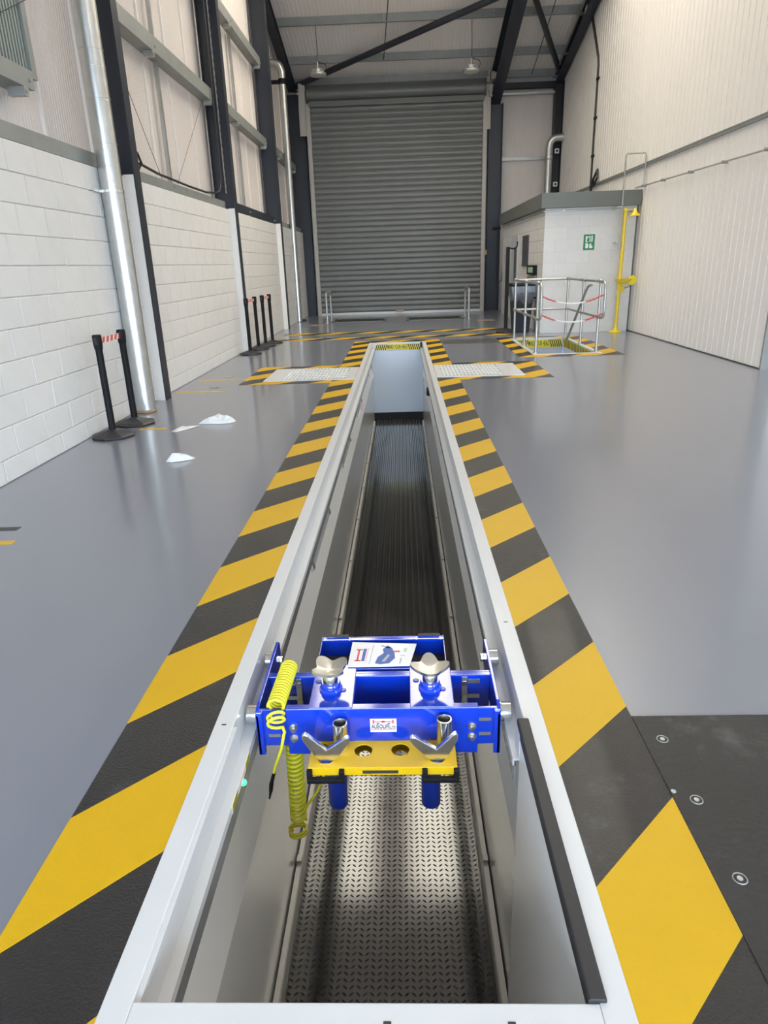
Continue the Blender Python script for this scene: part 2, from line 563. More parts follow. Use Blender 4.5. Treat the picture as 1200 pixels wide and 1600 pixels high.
# ---- right partition wall: ribbed white sheets, a lower lift and an upper lift behind a steel angle
WR0 = 9.0
pg = [(WR0, 0), (EAVE_Y, 0), (EAVE_Y, roof_z(EAVE_Y)), (WR0, roof_z(WR0))]
wall_right = MB().prism(pg, 'x', WR_X + .03, WR_X + .16).build('wall_right', 'cladding_white', kind='structure')
y = WR0
while y < 22.2:
    y1 = min(y + 1.08, 22.2)
    wall_strip(WR_X, y, y1, .012, lambda u: 3.06, .18, .016, .022, 1, .35).build('cladding_sheet', 'cladding_white', wall_right)
    wall_strip(WR_X - .014, y, y1, 3.10, lambda u: roof_z(u) - .02, .18, .016, .022, 1, .35).build('cladding_sheet', 'cladding_white', wall_right)
    y = y1
MB().prism([(WR_X + .015, 3.035), (WR_X - .045, 3.035), (WR_X - .045, 3.043), (WR_X - .004, 3.043), (WR_X - .004, 3.11), (WR_X + .015, 3.11)], 'y', WR0, 22.1).build('trim_1', 'galv_dull', kind='structure')
MB().box(WR_X - .015, WR_X + .02, WR0, 22.1, 0, .014).build('baseboard_right', 'navy_steel', kind='structure')
MB().box(WR_X - .03, WR_X + .17, WR0 - .03, WR0, 0, 9.8).build('trim_2', 'galv_dull', kind='structure')
# rest of the hall behind and beside the camera: side walls and the front wall with its open door, plus a second opening added for light
MB().box(4.84, 10.0, WR0, WR0 + .12, 0, 9.9).build('wall_side', 'cladding_white', kind='structure')
MB().prism([(FRONT_Y - .2, 0), (WR0, 0), (WR0, roof_z(WR0)), (RIDGE_Y, roof_z(RIDGE_Y)), (FRONT_Y - .2, roof_z(FRONT_Y))], 'x', 10.0, 10.15).build('wall_far_right', 'cladding_white', kind='structure')
mb = MB()
zt = roof_z(FRONT_Y) + .1
mb.box(-3.34, -3.3, FRONT_Y - .16, FRONT_Y, 0, zt).box(2.7, 5.0, FRONT_Y - .16, FRONT_Y, 0, zt).box(9.4, 10.2, FRONT_Y - .16, FRONT_Y, 0, zt)
mb.box(-3.3, 2.7, FRONT_Y - .16, FRONT_Y, 3.5, zt).box(5.0, 9.4, FRONT_Y - .16, FRONT_Y, 2.6, zt)
mb.build('wall_front', 'cladding', kind='structure')

# ================================================================== STEELWORK
def i_column(name, label, x0, x1, yc, hw, zt, z0=0, group='navy columns of the left wall', mname='navy_steel'):
    t = thing(name, label, 'column', ((x0 + x1) / 2, yc, z0), group)
    MB().box(x1 - .016, x1, yc - hw, yc + hw, z0, zt).build('inner_flange', mname, t)
    MB().box(x0, x0 + .016, yc - hw, yc + hw, z0, zt).build('outer_flange', mname, t)
    MB().box(x0 + .016, x1 - .016, yc - .006, yc + .006, z0, zt).build('web', mname, t)
    return t
CY = (8.015, 12.685, 17.355)
names = ('navy steel column nearest the camera, just behind the large silver duct', 'navy steel column between the first two bays with sheets and rails', 'navy steel column beside the thin silver pipe, farthest on the left wall')
for yc, nm in zip(CY, names):
    i_column('steel_column', nm, -3.09 if yc < 9 else -3.17, -2.83, yc, .085, roof_z(yc) - .48)
    MB().box(-2.962, -2.846, yc - .083, yc + .083, 0, 2.43).build('trim_%d' % (3 + CY.index(yc)), 'pier_paint', kind='structure')
i_column('steel_column', 'navy corner column on the left of the roller shutter', -3.22, -2.68, 21.98, .13, 6.05, group='columns beside the shutter')
i_column('steel_column', 'navy column on the right of the roller shutter', 2.58, 2.98, 21.98, .13, 5.62, group='columns beside the shutter')
t = i_column('steel_column', 'dark corner column at the end of the ribbed white wall', 4.42, 4.66, 21.95, .16, 6.1, group='columns beside the shutter', mname='dark_steel')

def purlin_mesh(x0, x1, y, name, h=.2):
    zb = roof_z(y) - h
    return MB().prism([(y, zb), (y - .07, zb), (y - .07, zb + .018), (y - .008, zb + .018), (y - .008, zb + h - .012), (y + .07, zb + h - .01 - .02), (y + .07, zb + h - .02), (y, zb + h - .004)], 'x', x0, x1)
PY = (22.02, 20.98, 19.42, 17.82, 16.2)
pn = ('grey purlin lowest over the shutter roll', 'grey purlin second up from the shutter', 'grey purlin third up, carrying the lamp wires', 'grey purlin fourth up from the shutter', 'grey purlin fifth up from the shutter')
for yy, nm in zip(PY, pn):
    t = thing('roof_purlin', nm, 'purlin', (.75, yy, roof_z(yy) - .2), 'roof purlins')
    purlin_mesh(-3.05, 4.6, yy, nm).build('channel', 'galv_dull', t)
    for bx in (-.3, 2.35, 3.1):
        for dz in (.06, .14): MB().cyl((bx, yy - .02, roof_z(yy) - dz), (bx, yy + .004, roof_z(yy) - dz), .018, 8).build('bolt', 'galv', t)

def rafter(label, x0, x1, dep0, dep1, y_end=14.2, y0=21.95):
    t = thing('roof_rafter', label, 'rafter', ((x0 + x1) / 2, y0, roof_z(y0) - .2 - dep0), 'roof rafters')
    top = lambda yy: roof_z(yy) - .2
    def bot(yy):
        k = min(1, max(0, (y0 - yy) / (y0 - 17.0)))
        return top(yy) - (dep0 + (dep1 - dep0) * k)
    ys = [y0, 19.5, 17.0, y_end]
    xm = (x0 + x1) / 2
    MB().prism([(yy, bot(yy)) for yy in ys] + [(yy, top(yy)) for yy in reversed(ys)], 'x', xm - .008, xm + .008).build('web', 'navy_steel', t)
    MB().prism([(yy, bot(yy)) for yy in ys] + [(yy, bot(yy) + .02) for yy in reversed(ys)], 'x', x0, x1).build('bottom_flange', 'navy_steel', t)
    MB().prism([(yy, top(yy) - .02) for yy in ys] + [(yy, top(yy)) for yy in reversed(ys)], 'x', x0, x1).build('top_flange', 'navy_steel', t)
    return t
rafter('dark rafter running up the left wall above the silver pipe', -3.1, -2.88, .16, .26)
rafter('dark rafter rising from the column right of the shutter', 2.6, 2.9, .66, .55)
rafter('dark rafter along the top of the ribbed white wall', 4.40, 4.62, .22, .42)
# galvanised cleat plates and long trim where the purlins meet the right rafter
for yy in (22.0, 20.95, 19.4):
    t = MB().box(4.36, 4.66, yy - .09, yy + .09, roof_z(yy) - .235, roof_z(yy) - .205).build('purlin_cleat', 'galv', at=(4.5, yy, roof_z(yy) - .22), group='cleats on the right rafter', cat='cleat',
        label={22.0: 'small silver cleat lowest on the right rafter', 20.95: 'small silver cleat in the middle of the right rafter', 19.4: 'small silver cleat highest on the right rafter'}[yy])
MB().prism([(21.6, roof_z(21.6) - .30), (18.2, roof_z(18.2) - .30), (18.2, roof_z(18.2) - .24), (21.6, roof_z(21.6) - .24)], 'x', 4.37, 4.398).build('cable_tray', 'galv', label='grey sloping cable tray fixed to the right rafter', cat='cable tray', at=(4.38, 20, 6.7))

# roof bracing tubes and sag rods
def rod(name, label, cat, p0, p1, r, m, seg=10, group=None):
    return MB().cyl(p0, p1, r, seg).build(name, m, label=label, cat=cat, at=p0, smooth=40, group=group)
rod('roof_brace', 'long dark diagonal tube crossing under the roof from the left corner', 'brace', (-2.95, 21.9, 6.22), (2.6, 18.35, 7.14), .075, 'navy_steel', 12, 'roof bracing')
rod('roof_brace', 'short dark diagonal tube at the upper right, meeting the corner column', 'brace', (4.5, 21.75, 6.26), (2.86, 17.9, 7.36), .07, 'navy_steel', 12, 'roof bracing')
rod('sag_rod', 'thin dark rod between purlins over the middle of the shutter', 'rod', (-.36, 21.0, 6.55), (-.12, 17.9, 7.36), .011, 'dark_steel', 6, 'sag rods')
rod('sag_rod', 'thin dark rod between purlins at the upper right', 'rod', (3.75, 21.9, 6.3), (3.72, 17.9, 7.36), .011, 'dark_steel', 6, 'sag rods')
# eave beam and rails over the wall right of the shutter
MB().box(2.9, 4.5, 21.93, 22.13, 5.98, 6.12).build('eave_beam', 'dark_steel', label='dark eave beam between the shutter and the corner column', cat='beam', at=(3.7, 22, 5.98))
MB().box(2.95, 4.6, 21.95, 22.14, 5.83, 5.88).build('eave_rail', 'galv', label='silver rail under the dark eave beam', cat='rail', at=(3.7, 22, 5.83))

# sheeting rails, posts and rods on the left wall
def girt(label, y0, y1, z0, z1, m='galv_dull', x0=-3.196, x1=-3.02, group='sheeting rails of the left wall'):
    t = thing('sheeting_rail', label, 'rail', (-3.1, (y0 + y1) / 2, z0), group)
    MB().prism([(x0, z0), (x1, z0), (x1, z1), (x1 - .05, z1), (x1 - .05, z1 - .012), (x1 - .014, z1 - .012), (x1 - .014, z0 + .012), (x0, z0 + .012)], 'y', y0, y1).build('channel', m, t)
    for yb in (y0 + (y1 - y0) * .36, y1 - .16):
        MB().box(x0 + .06, x1 + .004, yb - .03, yb + .03, z0 - .07, z0 - .002).cyl((x1 + .004, yb, z0 - .03), (x1 + .02, yb, z0 - .03), .016, 8).build('cleat', 'galv', t)
        MB().cyl((x1 + .0, yb + .08, z0 + .06), (x1 + .02, yb + .08, z0 + .06), .014, 8).build('bolt', 'galv', t)
    return t
girt('grey base rail on the blocks behind the large duct', 3.1, 7.93, 2.435, 2.56, x1=-3.0)
girt('grey base rail on the blocks of the second bay', 8.10, 12.6, 2.435, 2.54, x1=-3.0)
girt('navy base rail on the blocks of the third bay', 12.77, 17.27, 2.435, 2.58, 'navy_steel', x1=-2.97)
girt('grey base rail on the blocks of the last bay', 17.44, 21.8, 2.435, 2.54, x1=-3.0)
girt('grey sheeting rail across the second bay beside the duct column', 8.10, 12.6, 4.02, 4.2)
girt('grey lower sheeting rail across the third bay', 12.77, 17.27, 4.05, 4.22)
girt('grey upper sheeting rail across the third bay', 12.77, 17.27, 5.62, 5.8)
girt('grey upper sheeting rail of the second bay', 8.10, 12.6, 5.62, 5.8)
girt('grey sheeting rail behind the thin silver pipe', 17.44, 21.8, 4.08, 4.25)
girt('grey sheeting rail under the louvred window', 3.1, 6.36, 2.88, 3.02, x1=-3.0)
for yy, nm, zt in ((10.18, 'vertical grey post in the middle of the second bay', 5.62), (14.85, 'vertical grey post in the middle of the third bay', 5.62)):
    MB().box(-3.175, -3.13, yy - .03, yy + .03, 2.54, zt).build('wall_post', 'galv', label=nm, cat='post', at=(-3.13, yy, 2.54), group='posts of the left wall')
for lab, p0, p1 in (('thin diagonal wire low left in the second bay', (-3.12, 8.6, 3.75), (-3.12, 9.75, 2.58)), ('thin diagonal wire low right in the second bay', (-3.12, 10.4, 2.6), (-3.12, 12.3, 4.02)),
                    ('thin diagonal wire in front of the sheets by the louvred window', (-3.1, 4.6, 2.6), (-3.1, 7.9, 4.2))):
    rod('bracing_wire', lab, 'wire', p0, p1, .0035, 'dark_steel', 5, 'bracing wires')

# louvred window at the top left
t = thing('window_%d' % wn, 'grey louvred window panel high on the left wall', None, (-3.12, 5.2, 3.02), kind='structure')
MB().box(-3.20, -3.10, 3.6, 6.66, 3.02, 3.07).box(-3.20, -3.10, 6.58, 6.66, 3.07, 5.2).box(-3.20, -3.10, 3.6, 6.58, 5.12, 5.2).build('frame', 'galv_dull', t)
MB().box(-3.20, -3.18, 3.6, 6.58, 3.07, 5.12).build('backing', 'louvre_dark', t)
fin = MB().box(-.02, .02, -.011, .011, 0, 2.05).mesh('fin')
yy = 4.6
while yy < 6.56:
    inst(fin, 'fin', 'louvre', t, (-3.145, yy, 3.07)); yy += .05

# ================================================================== FLOOR MARKINGS
P2 = .8345
def hazard(label, rects, phase, z=.0, half=P2 / 2):
    """black painted border with yellow diagonal stripes (stripe = a band of y - x)"""
    xs = [r[0] for r in rects] + [r[1] for r in rects]
    ys = [r[2] for r in rects] + [r[3] for r in rects]
    c = ((min(xs) + max(xs)) / 2, (min(ys) + max(ys)) / 2, z)
    t = thing('hazard_border', label, 'floor marking', c, 'black and yellow floor markings')
    for (x0, x1, y0, y1) in rects: MB().box(x0, x1, y0, y1, z, z + .0015).build('black_base', 'black_paint', t)
    for (x0, x1, y0, y1) in rects:
        k = math.floor((y0 - x1 - phase) / P2) - 1
        while phase + k * P2 < y1 - x0:
            lo = phase + k * P2
            p = clip(clip(rect(x0, x1, y0, y1), -1, 1, lo), 1, -1, -(lo + half))
            if len(p) >= 3:
                MB().prism(p, 'z', z + .0015, z + .0028).build('stripe', 'yellow_paint', t)
            k += 1
    return t
hazard('black and yellow striped border along the left of the pit', [(-.965, -.66, -.6, 9.1), (-.965, -.66, 10.2, 13.9)], 2.005)
hazard('black and yellow striped border along the right of the pit', [(.443, .735, -.6, 9.07), (.443, .735, 10.18, 13.9)], 1.205)
hazard('striped border around the grating left of the pit', [(-2.19, -.967, 8.88, 9.1), (-2.19, -.967, 10.2, 10.5), (-2.19, -1.9, 9.1, 10.2)], 2.2)
hazard('striped border around the grating right of the pit', [(.737, 1.96, 8.86, 9.07), (.737, 1.96, 10.18, 10.42), (1.62, 1.96, 9.07, 10.18)], 1.33)
hazard('striped strip across the far end of the pit', [(-.66, .443, 13.56, 13.9)], 2.0)
hazard('striped border around the railed stair opening', [(1.84, 2.098, 10.82, 13.86), (3.202, 3.48, 10.82, 13.86), (2.098, 3.202, 10.82, 11.098), (2.098, 3.202, 13.622, 13.86)], 1.1)
hazard('nearer striped band across the floor before the shutter', [(-2.75, 2.3, 14.35, 14.75)], 1.4)
hazard('farther striped band across the floor before the shutter', [(-2.7, 2.4, 15.5, 15.95)], 1.2)
MB().box(.76, 1.83, 12.95, 13.75, 0, .0016).build('floor_patch', 'dark_patch', label='dark painted patch on the floor beside the pit end', cat='floor marking', at=(1.3, 13.4, 0))
for (yy, a, b, lab) in ((3.53, -2.87, -2.27, 'short yellow line on the floor at the left picture edge'), (6.40, -2.6, -2.33, 'short yellow line beside the bases of the nearer belt posts'), (8.45, -2.87, -2.24, 'thin yellow line on the floor just past the first column'), (9.37, -2.85, -2.0, 'thin yellow line on the floor leading to the left grating')):
    MB().box(a, b, yy - .028, yy + .028, 0, .0016).build('floor_line', 'yellow_paint', label=lab, cat='floor marking', at=(a, yy, 0), group='short yellow floor lines')
MB().box(-2.87, -2.36, 3.72, 3.78, 0, .0014).build('floor_line', 'black_paint', label='short black line on the floor at the left picture edge', cat='floor marking', at=(-2.5, 3.75, 0))
for i, (a, b) in enumerate(((-2.48, 8.78), (-2.5, 9.65))):
    MB().lathe([(.06, 0), (.07, .003), (.05, .006), (.02, .006)], (a, b, 0), 14).build('floor_disc', 'galv_dull', label=('small grey floor disc by the first thin yellow line', 'small grey floor disc by the second thin yellow line')[i], cat='floor disc', group='floor discs', at=(a, b, 0))
for i, (xa, yy) in enumerate(((-2.45, 18.1), (1.95, 18.1))):
    MB().box(xa, xa + .45, yy, yy + .3, 0, .0016).build('floor_patch', 'timber', label=('small brown floor mark left of the roller beds', 'small brown floor mark right of the roller beds')[i], cat='floor marking', at=(xa, yy, 0))

# black rubber mat at the right, bolted down
t = thing('rubber_mat', 'large dark rubber floor mat bolted down right of the pit', 'mat', (1.6, .6, 0))
MB().box(.7355, 3.4, -.9, 1.885, 0, .004).build('sheet', 'mat_rubber', t, bevel=.001)
washer = MB().tube([(.0165 * math.cos(2 * math.pi * i / 24), .0165 * math.sin(2 * math.pi * i / 24), 0) for i in range(24)], .0016, 6, closed=True).mesh('bolt_rim')
nut = MB().lathe([(.0075, 0), (.0072, .002), (.004, .003)], seg=10).mesh('bolt')
shade(washer); shade(nut)
for (bx, by) in ((.795, 1.768), (.797, 1.511), (.797, 1.253), (.797, .99), (1.35, 1.8), (1.9, 1.8)):
    b_ = inst(nut, 'bolt', 'galv', t, (bx, by, .004))
    inst(washer, 'bolt_rim', 'galv_dull', b_, (bx, by, .004))
inst(nut, 'bolt', 'galv', t, (.745, 1.543, .004))

# ================================================================== INSPECTION PIT
XL, XR, PY0, PY1, PD = -.595, .375, .955, 13.42, -1.5
pit = thing('inspection_pit', 'long white framed vehicle inspection pit with black tread floor', 'inspection pit', ((XL + XR) / 2, 7.2, PD))
MB().box(-.66, XL, .89, 13.55, -.10, .005).build('frame_rail', 'white_steel', pit, bevel=.003)
MB().box(XR, .443, .89, 13.55, -.10, .005).build('frame_rail', 'white_steel', pit, bevel=.003)
MB().box(XL, XR, .89, PY0, -.10, .005).build('frame_rail', 'white_steel', pit, bevel=.003)
MB().box(XL, XR, PY1, 13.55, -.14, .005).build('frame_rail', 'white_steel', pit, bevel=.003)
for p in ((-.628, 1.86), (.41, 2.52), (-.06, .915), (.19, .915)):
    MB().box(p[0] - .008, p[0] + .008, p[1] - .003, p[1] + .003, .004, .0056).build('weep_slot', 'drain_dark', pit)
# runway ledges for the jack, both sides
for sx, nm in ((-1, 'left'), (1, 'right')):
    X = XL if sx < 0 else XR
    def q(d, z, X=X, sx=sx): return (X - sx * d, z)      # d = distance in towards the pit
    pr = [q(-.004, -.10), q(.042, -.10), q(.042, -.128), q(.036, -.128), q(.036, -.108), q(-.004, -.108)]
    MB().prism(pr, 'y', PY0 + .002 if sx < 0 else 1.805, PY1 - .002).build('runway_ledge', 'white_steel', pit, bevel=.001)
    MB().prism([q(.030, -.128), q(.036, -.128), q(.036, -.198), q(.030, -.198)], 'y', PY0 + .002 if sx < 0 else 1.805, PY1 - .002).build('steel_strip', 'strip_steel', pit)
    # unseen shell outside the steel lining, added to stop light leaking in
    MB().prism([q(-.20, -.24), q(-.13, -.24), q(-.13, -1.62), q(-.20, -1.62)], 'y', PY0 - .2, PY1 + .25).build('light_leak_shell', 'yard', pit)
    # recess behind the ledge
    MB().prism([q(-.064, -.108), q(-.056, -.108), q(-.056, -.27), q(-.105, -.27), q(-.105, -.28), q(-.064, -.28)], 'y', PY0, PY1).build('recess_back', 'galv_dull', pit)
    seg = [PY0 + .005, 3.31, 5.71, 8.11, 10.61, PY1]
    for a, b in zip(seg, seg[1:]):
        MB().prism([q(-.110, -.272), q(-.100, -.272), q(.0, -.60), q(-.02, -.605)], 'y', a + .002, b - .002).build('upper_panel', 'white_panel', pit, bevel=.001)
        MB().prism([q(-.026, -.605), q(-.008, -.605), q(-.008, -1.5), q(-.026, -1.5)], 'y', a + .0015, b - .0015).build('lower_panel', 'steel_panel', pit)
    MB().prism([q(-.06, -.6), q(-.028, -.6), q(-.028, -1.6), q(-.06, -1.6)], 'y', PY0, PY1).build('side_wall', 'galv_dull', pit)
    # silver kick angle beside the floor with clips
    MB().prism([q(.0, -1.5), q(.03, -1.5), q(.03, -1.415), q(.024, -1.409), q(.0, -1.409), q(.0, -1.418), q(.021, -1.418), q(.021, -1.5)], 'y', PY0 + .3, PY1 - .55).build('kick_angle', 'angle_galv', pit)
    clipm = MB().box(-.012, .012, -.02, .02, 0, .05).mesh('angle_clip')
    for yy in (2.6, 3.9, 5.1, 6.3, 7.5, 8.7, 9.9, 11.1, 12.3):
        inst(clipm, 'angle_clip', 'angle_galv', pit, (X - sx * .012, yy, -1.44))
    # pit lamps let into the upper panels
    for yy in (4.6, 7.0, 9.4, 11.8):
        lm = MB().prism([q(-.085, -.36), q(-.055, -.38), q(-.030, -.46), q(-.055, -.47)], 'y', yy - .5, yy + .5).build('pit_lamp', 'pit_lens', pit, bevel=.002)
        for e0 in (yy - .56, yy + .5): MB().prism([q(-.085, -.35), q(-.050, -.36), q(-.022, -.45), q(-.055, -.48)], 'y', e0, e0 + .06).build('lamp_bracket', 'zinc', lm)
# near end wall, far end wall
for ya in (PY0 - .2, PY1 + .18): MB().box(XL - .13, XR + .13, ya, ya + .07, -1.62, -.24).build('light_leak_shell', 'yard', pit)  # ends and base of the unseen light-blocking shell
MB().box(XL - .13, XR + .13, PY0 - .15, PY1 + .2, -1.62, -1.53).build('light_leak_shell', 'yard', pit)
MB().box(XL - .03, XR + .03, PY0 - .04, PY0 - .002, -1.55, -.1).build('end_wall', 'white_panel', pit)
MB().box(XL - .03, XR + .03, PY1 + .01, PY1 + .05, -1.36, -.1).build('end_wall', 'end_panel', pit)
MB().box(XL - .03, XR + .03, PY1 + .02, PY1 + .06, -1.6, -1.36).build('kick_panel', 'black_rubber', pit)
# tread floor: plates with raised tears
for a, b in zip([PY0, 3.31, 5.71, 8.11, 10.61], [3.31, 5.71, 8.11, 10.61, PY1 + .02]):
    MB().box(XL + .0, XR - .0, a + .0015, b - .0015, -1.52, PD).build('floor_plate', 'tread_black', pit)
def tears(x0, x1, y0, y1, px, L, w, h, z):
    mb = MB()
    n = 0; iy = 0; y = y0
    while y < y1:
        ix = 0; x = x0
        while x < x1:
            a = math.radians(42 if ix % 2 else -42)
            ca, sa = math.cos(a), math.sin(a)
            def T(u, v): return (x + u * ca - v * sa, y + u * sa + v * ca)
            b = len(mb.v)
            for (u, v, zz) in ((-L, 0, z), (-L * .45, -w, z), (L * .45, -w, z), (L, 0, z), (L * .45, w, z), (-L * .45, w, z), (-L * .5, 0, z + h), (L * .5, 0, z + h)):
                xx, yy = T(u, v); mb.v.append((xx, yy, zz))
            mb.f += [(b, b + 1, b + 6), (b + 1, b + 2, b + 7, b + 6), (b + 2, b + 3, b + 7), (b + 3, b + 4, b + 7), (b + 4, b + 5, b + 6, b + 7), (b + 5, b, b + 6)]
            ix += 1; x += px
        iy += 1; y += px
    return mb
tears(XL + .045, XR - .045, 1.75, PY1, .030, .0135, .0042, .0034, PD).build('tread_tears', 'tread_black', pit, kind='stuff')
# white closing plate of the left runway near the camera, with its warning label and green lamp
MB().box(XL - .001, XL + .012, PY0 + .003, 1.86, -.0995, -.004).build('closing_plate', 'white_steel', pit, bevel=.001)
lab = MB().box(XL + .042, XL + .0432, 1.60, 1.86, -.1275, -.101).build('warning_label', 'label_white', pit)
def hatch(x, y0, y1, z0, z1, n, parent):
    MB().box(x, x + .0006, y0, y1, z0, z1).build('hatch_ground', 'hazard_yellow', parent)
    for i in range(n):
        c = y0 + (i + .5) * (y1 - y0) / n
        w = (y1 - y0) / n * .25
        MB().add([(x + .001, c - w - .004, z0), (x + .001, c + w - .004, z0), (x + .001, c + w + .004, z1), (x + .001, c - w + .004, z1)], [(0, 1, 2, 3)]).build('hatch_bar', 'hazard_black', parent)
hatch(XL + .0432, 1.61, 1.675, -.1275, -.101, 5, lab)
hatch(XL + .0432, 1.79, 1.855, -.1275, -.101, 5, lab)
MB().box(XL + .0432, XL + .0438, 1.70, 1.77, -.108, -.104).build('print_line', 'print_pink', lab)
MB().box(XL + .0432, XL + .0438, 1.69, 1.78, -.118, -.113).build('print_line', 'print_pink', lab)
MB().lathe([(.011, 0), (.011, .006), (.008, .012), (.003, .014)], (XL + .04, 1.745, -.135), 14, 'x').build('indicator_lamp', 'green_led', pit, smooth=60, label='small glowing green indicator lamp')
# right near cover panel with its black rubber edge
MB().box(XR - .022, XR + .0, PY0 + .003, 1.80, -1.5, -.012).build('cover_panel', 'white_panel', pit, bevel=.002)
MB().box(XR - .024, XR - .002, 1.80, 1.87, -.0995, -.004).build('closing_plate', 'white_steel', pit, bevel=.001)
MB().prism([(XR - .023, -.02), (XR + .016, -.02), (XR + .016, .012), (XR + .012, .016), (XR - .019, .016), (XR - .023, .012)], 'y', PY0 + .0, 1.865).build('rubber_edge', 'black_rubber', pit, bevel=.002)
MB().box(XR - .04, XR + .0, PY1 - .03, PY1 - .002, -.14, .012).build('rubber_edge', 'black_rubber', pit, bevel=.002)
# small fittings on the right wall near the far end
MB().box(XR - .045, XR - .008, 9.6, 9.85, -.34, -.26).cyl((XR - .05, 9.7, -.3), (XR - .02, 9.7, -.3), .04, 10).build('switch_box', 'black_plastic', pit)
MB().box(XR - .03, XR - .008, 11.9, 12.0, -.22, -.14).build('switch_box', 'black_plastic', pit)
MB().prism([(XL - .0244, -.52), (XL - .0234, -.52), (XL - .060, -.40), (XL - .061, -.40)], 'y', 9.6, 9.95).build('side_label', 'print_pink', pit)
MB().prism([(XL - .0244, -.52), (XL - .0234, -.52), (XL - .060, -.40), (XL - .061, -.40)], 'y', 9.1, 9.5).build('side_label', 'label_white', pit)

def head_sign(parent, x0, x1, y, z0, z1, words):
    s = MB().box(x0, x1, y - .004, y, z0, z1).build('sign', 'hazard_yellow', parent, label='yellow warning strip with black bars reading MIND YOUR HEAD')
    W_, H_ = x1 - x0, z1 - z0
    n = 6
    for side in (-1, 1):
        for i in range(n):
            w = W_ * .26 / n
            cx = (x0 + w * (i + .5)) if side < 0 else (x1 - w * (i + .5))
            d = H_ * .16 * (1 if side < 0 else -1)
            MB().add([(cx - w * .27 - d, y - .0055, z0), (cx + w * .27 - d, y - .0055, z0), (cx + w * .27 + d, y - .0055, z1), (cx - w * .27 + d, y - .0055, z1)], [(0, 1, 2, 3)]).build('bar', 'hazard_black', s)
    tx = text('lettering', words, H_ * 1.0, ((x0 + x1) / 2, y - .0055, (z0 + z1) / 2), (math.radians(90), 0, 0), 'hazard_black', s, width=W_ * .46, bold=.0016)
    return s
head_sign(pit, XL + .06, XR - .05, PY1 - .001, -.125, -.02, 'MIND YOUR HEAD')

# ================================================================== PIT JACK
jack = thing('pit_jack', 'bright blue jacking beam with two rams spanning the pit', 'pit jack', (-.108, 2.1, -.1))
EPL, EPR, JF, JB = -.535, .305, 1.945, 2.16
# end plates with rolled front edge, rollers and axles
for sx, X in ((-1, EPL), (1, EPR)):
    poly = [(1.935, -.185), (1.965, -.19), (1.985, -.19), (2.02, -.15), (2.30, -.105), (2.385, -.075), (2.385, .0), (2.37, .015), (2.30, .015), (1.985, .004), (1.945, -.004), (1.935, -.02)]
    pl = MB().prism(poly, 'x', X - .006, X + .006).build('end_plate', 'jack_blue', jack, bevel=.002)
    MB().box(X - sx * .006 - .012, X - sx * .006 + .012, 1.935, 1.955, -.185, -.006).build('front_flange', 'jack_blue', pl, bevel=.003)
    for yr in (2.005, 2.355):
        a = X + sx * .006
        r = MB().lathe([(.012, 0), (.036, .001), (.038, .004), (.038, .008), (.034, .0105), (.034, .042), (.031, .045), (.010, .045)] if sx > 0 else [(.012, 0), (.036, -.001), (.038, -.004), (.038, -.008), (.034, -.0105), (.034, -.042), (.031, -.045), (.010, -.045)], (a, yr, -.062), 24, 'x').build('roller', 'zinc', jack, smooth=40)
        MB().lathe([(.014, 0), (.014, sx * .006)], (a, yr, -.062), 12, 'x').build('bearing_seal', 'black_rubber', r)
        b = X - sx * .006
        MB().cyl((b, yr, -.062), (b - sx * .012, yr, -.062), .016, 6).build('axle_nut', 'zinc', jack, bevel=.001)
# front beam: outer sleeve with drop tabs, sliding stubs with slots
FZ = -.135
poly = [(-.435, -.19), (-.352, -.19), (-.352, FZ), (.15, FZ), (.15, -.19), (.233, -.19), (.233, .0), (-.435, .0)]
fb = MB().prism(poly, 'y', JF, JF + .012).build('front_beam', 'jack_blue', jack, bevel=.0015)
MB().prism([(-.435, -.002), (.233, -.002), (.233, -.012), (-.435, -.012)], 'y', JF + .012, JF + .03).build('top_return', 'jack_blue', fb)
for X0, X1 in ((EPL + .006, -.435), (.233, EPR - .006)):
    st = MB().prism([(X0, -.155), (X1, -.155), (X1, -.004), (X0, -.004)], 'y', JF + .004, JF + .014).build('sliding_stub', 'jack_blue', jack, bevel=.001)
    xm = (X0 + X1) / 2 + (.0 if X0 < 0 else -.008)
    for zz in (-.052, -.112):
        MB().box(xm - .021, xm + .021, JF + .0025, JF + .0045, zz - .006, zz + .006).build('slot', 'zinc_satin', st)
for xb in (-.412, .213):
    for zz in (-.075, -.118):
        b = MB().cyl((xb, JF, zz), (xb, JF - .004, zz), .0155, 16).cyl((xb, JF - .004, zz), (xb, JF - .013, zz), .0115, 6).cyl((xb, JF - .013, zz), (xb, JF - .022, zz), .007, 10).build('bolt', 'zinc', jack, smooth=30)
# rear beam
rb = MB().box(EPL + .006, EPR - .006, JB, JB + .012, -.155, .0).box(EPL + .006, EPR - .006, JB - .018, JB, -.01, .0).build('rear_beam', 'jack_blue', jack, bevel=.0015)
for X0, sg in ((.22, 1), (-.435, -1)):
    for zz in (-.04, -.105):
        MB().box(X0 + sg * .02 - .022, X0 + sg * .02 + .022, JB - .003, JB, zz - .008, zz + .008).build('slot', 'zinc_satin', rb)
        MB().cyl((X0 - sg * .016, JB - .004, zz), (X0 - sg * .016, JB - .018, zz), .012, 6).build('bolt', 'zinc', rb)
    MB().box(X0 - sg * .016 - .011, X0 - sg * .016 + .011, JB - .016, JB - .003, -.13, -.01).build('clamp_strap', 'zinc_satin', rb, bevel=.001)
MB().box(-.2, -.003, JB - .006, JB, -.15, -.004).build('window_back', 'jack_blue', jack)
MB().box(-.2, -.003, JF + .012, JB, -.154, -.145).build('window_floor', 'jack_blue', jack)
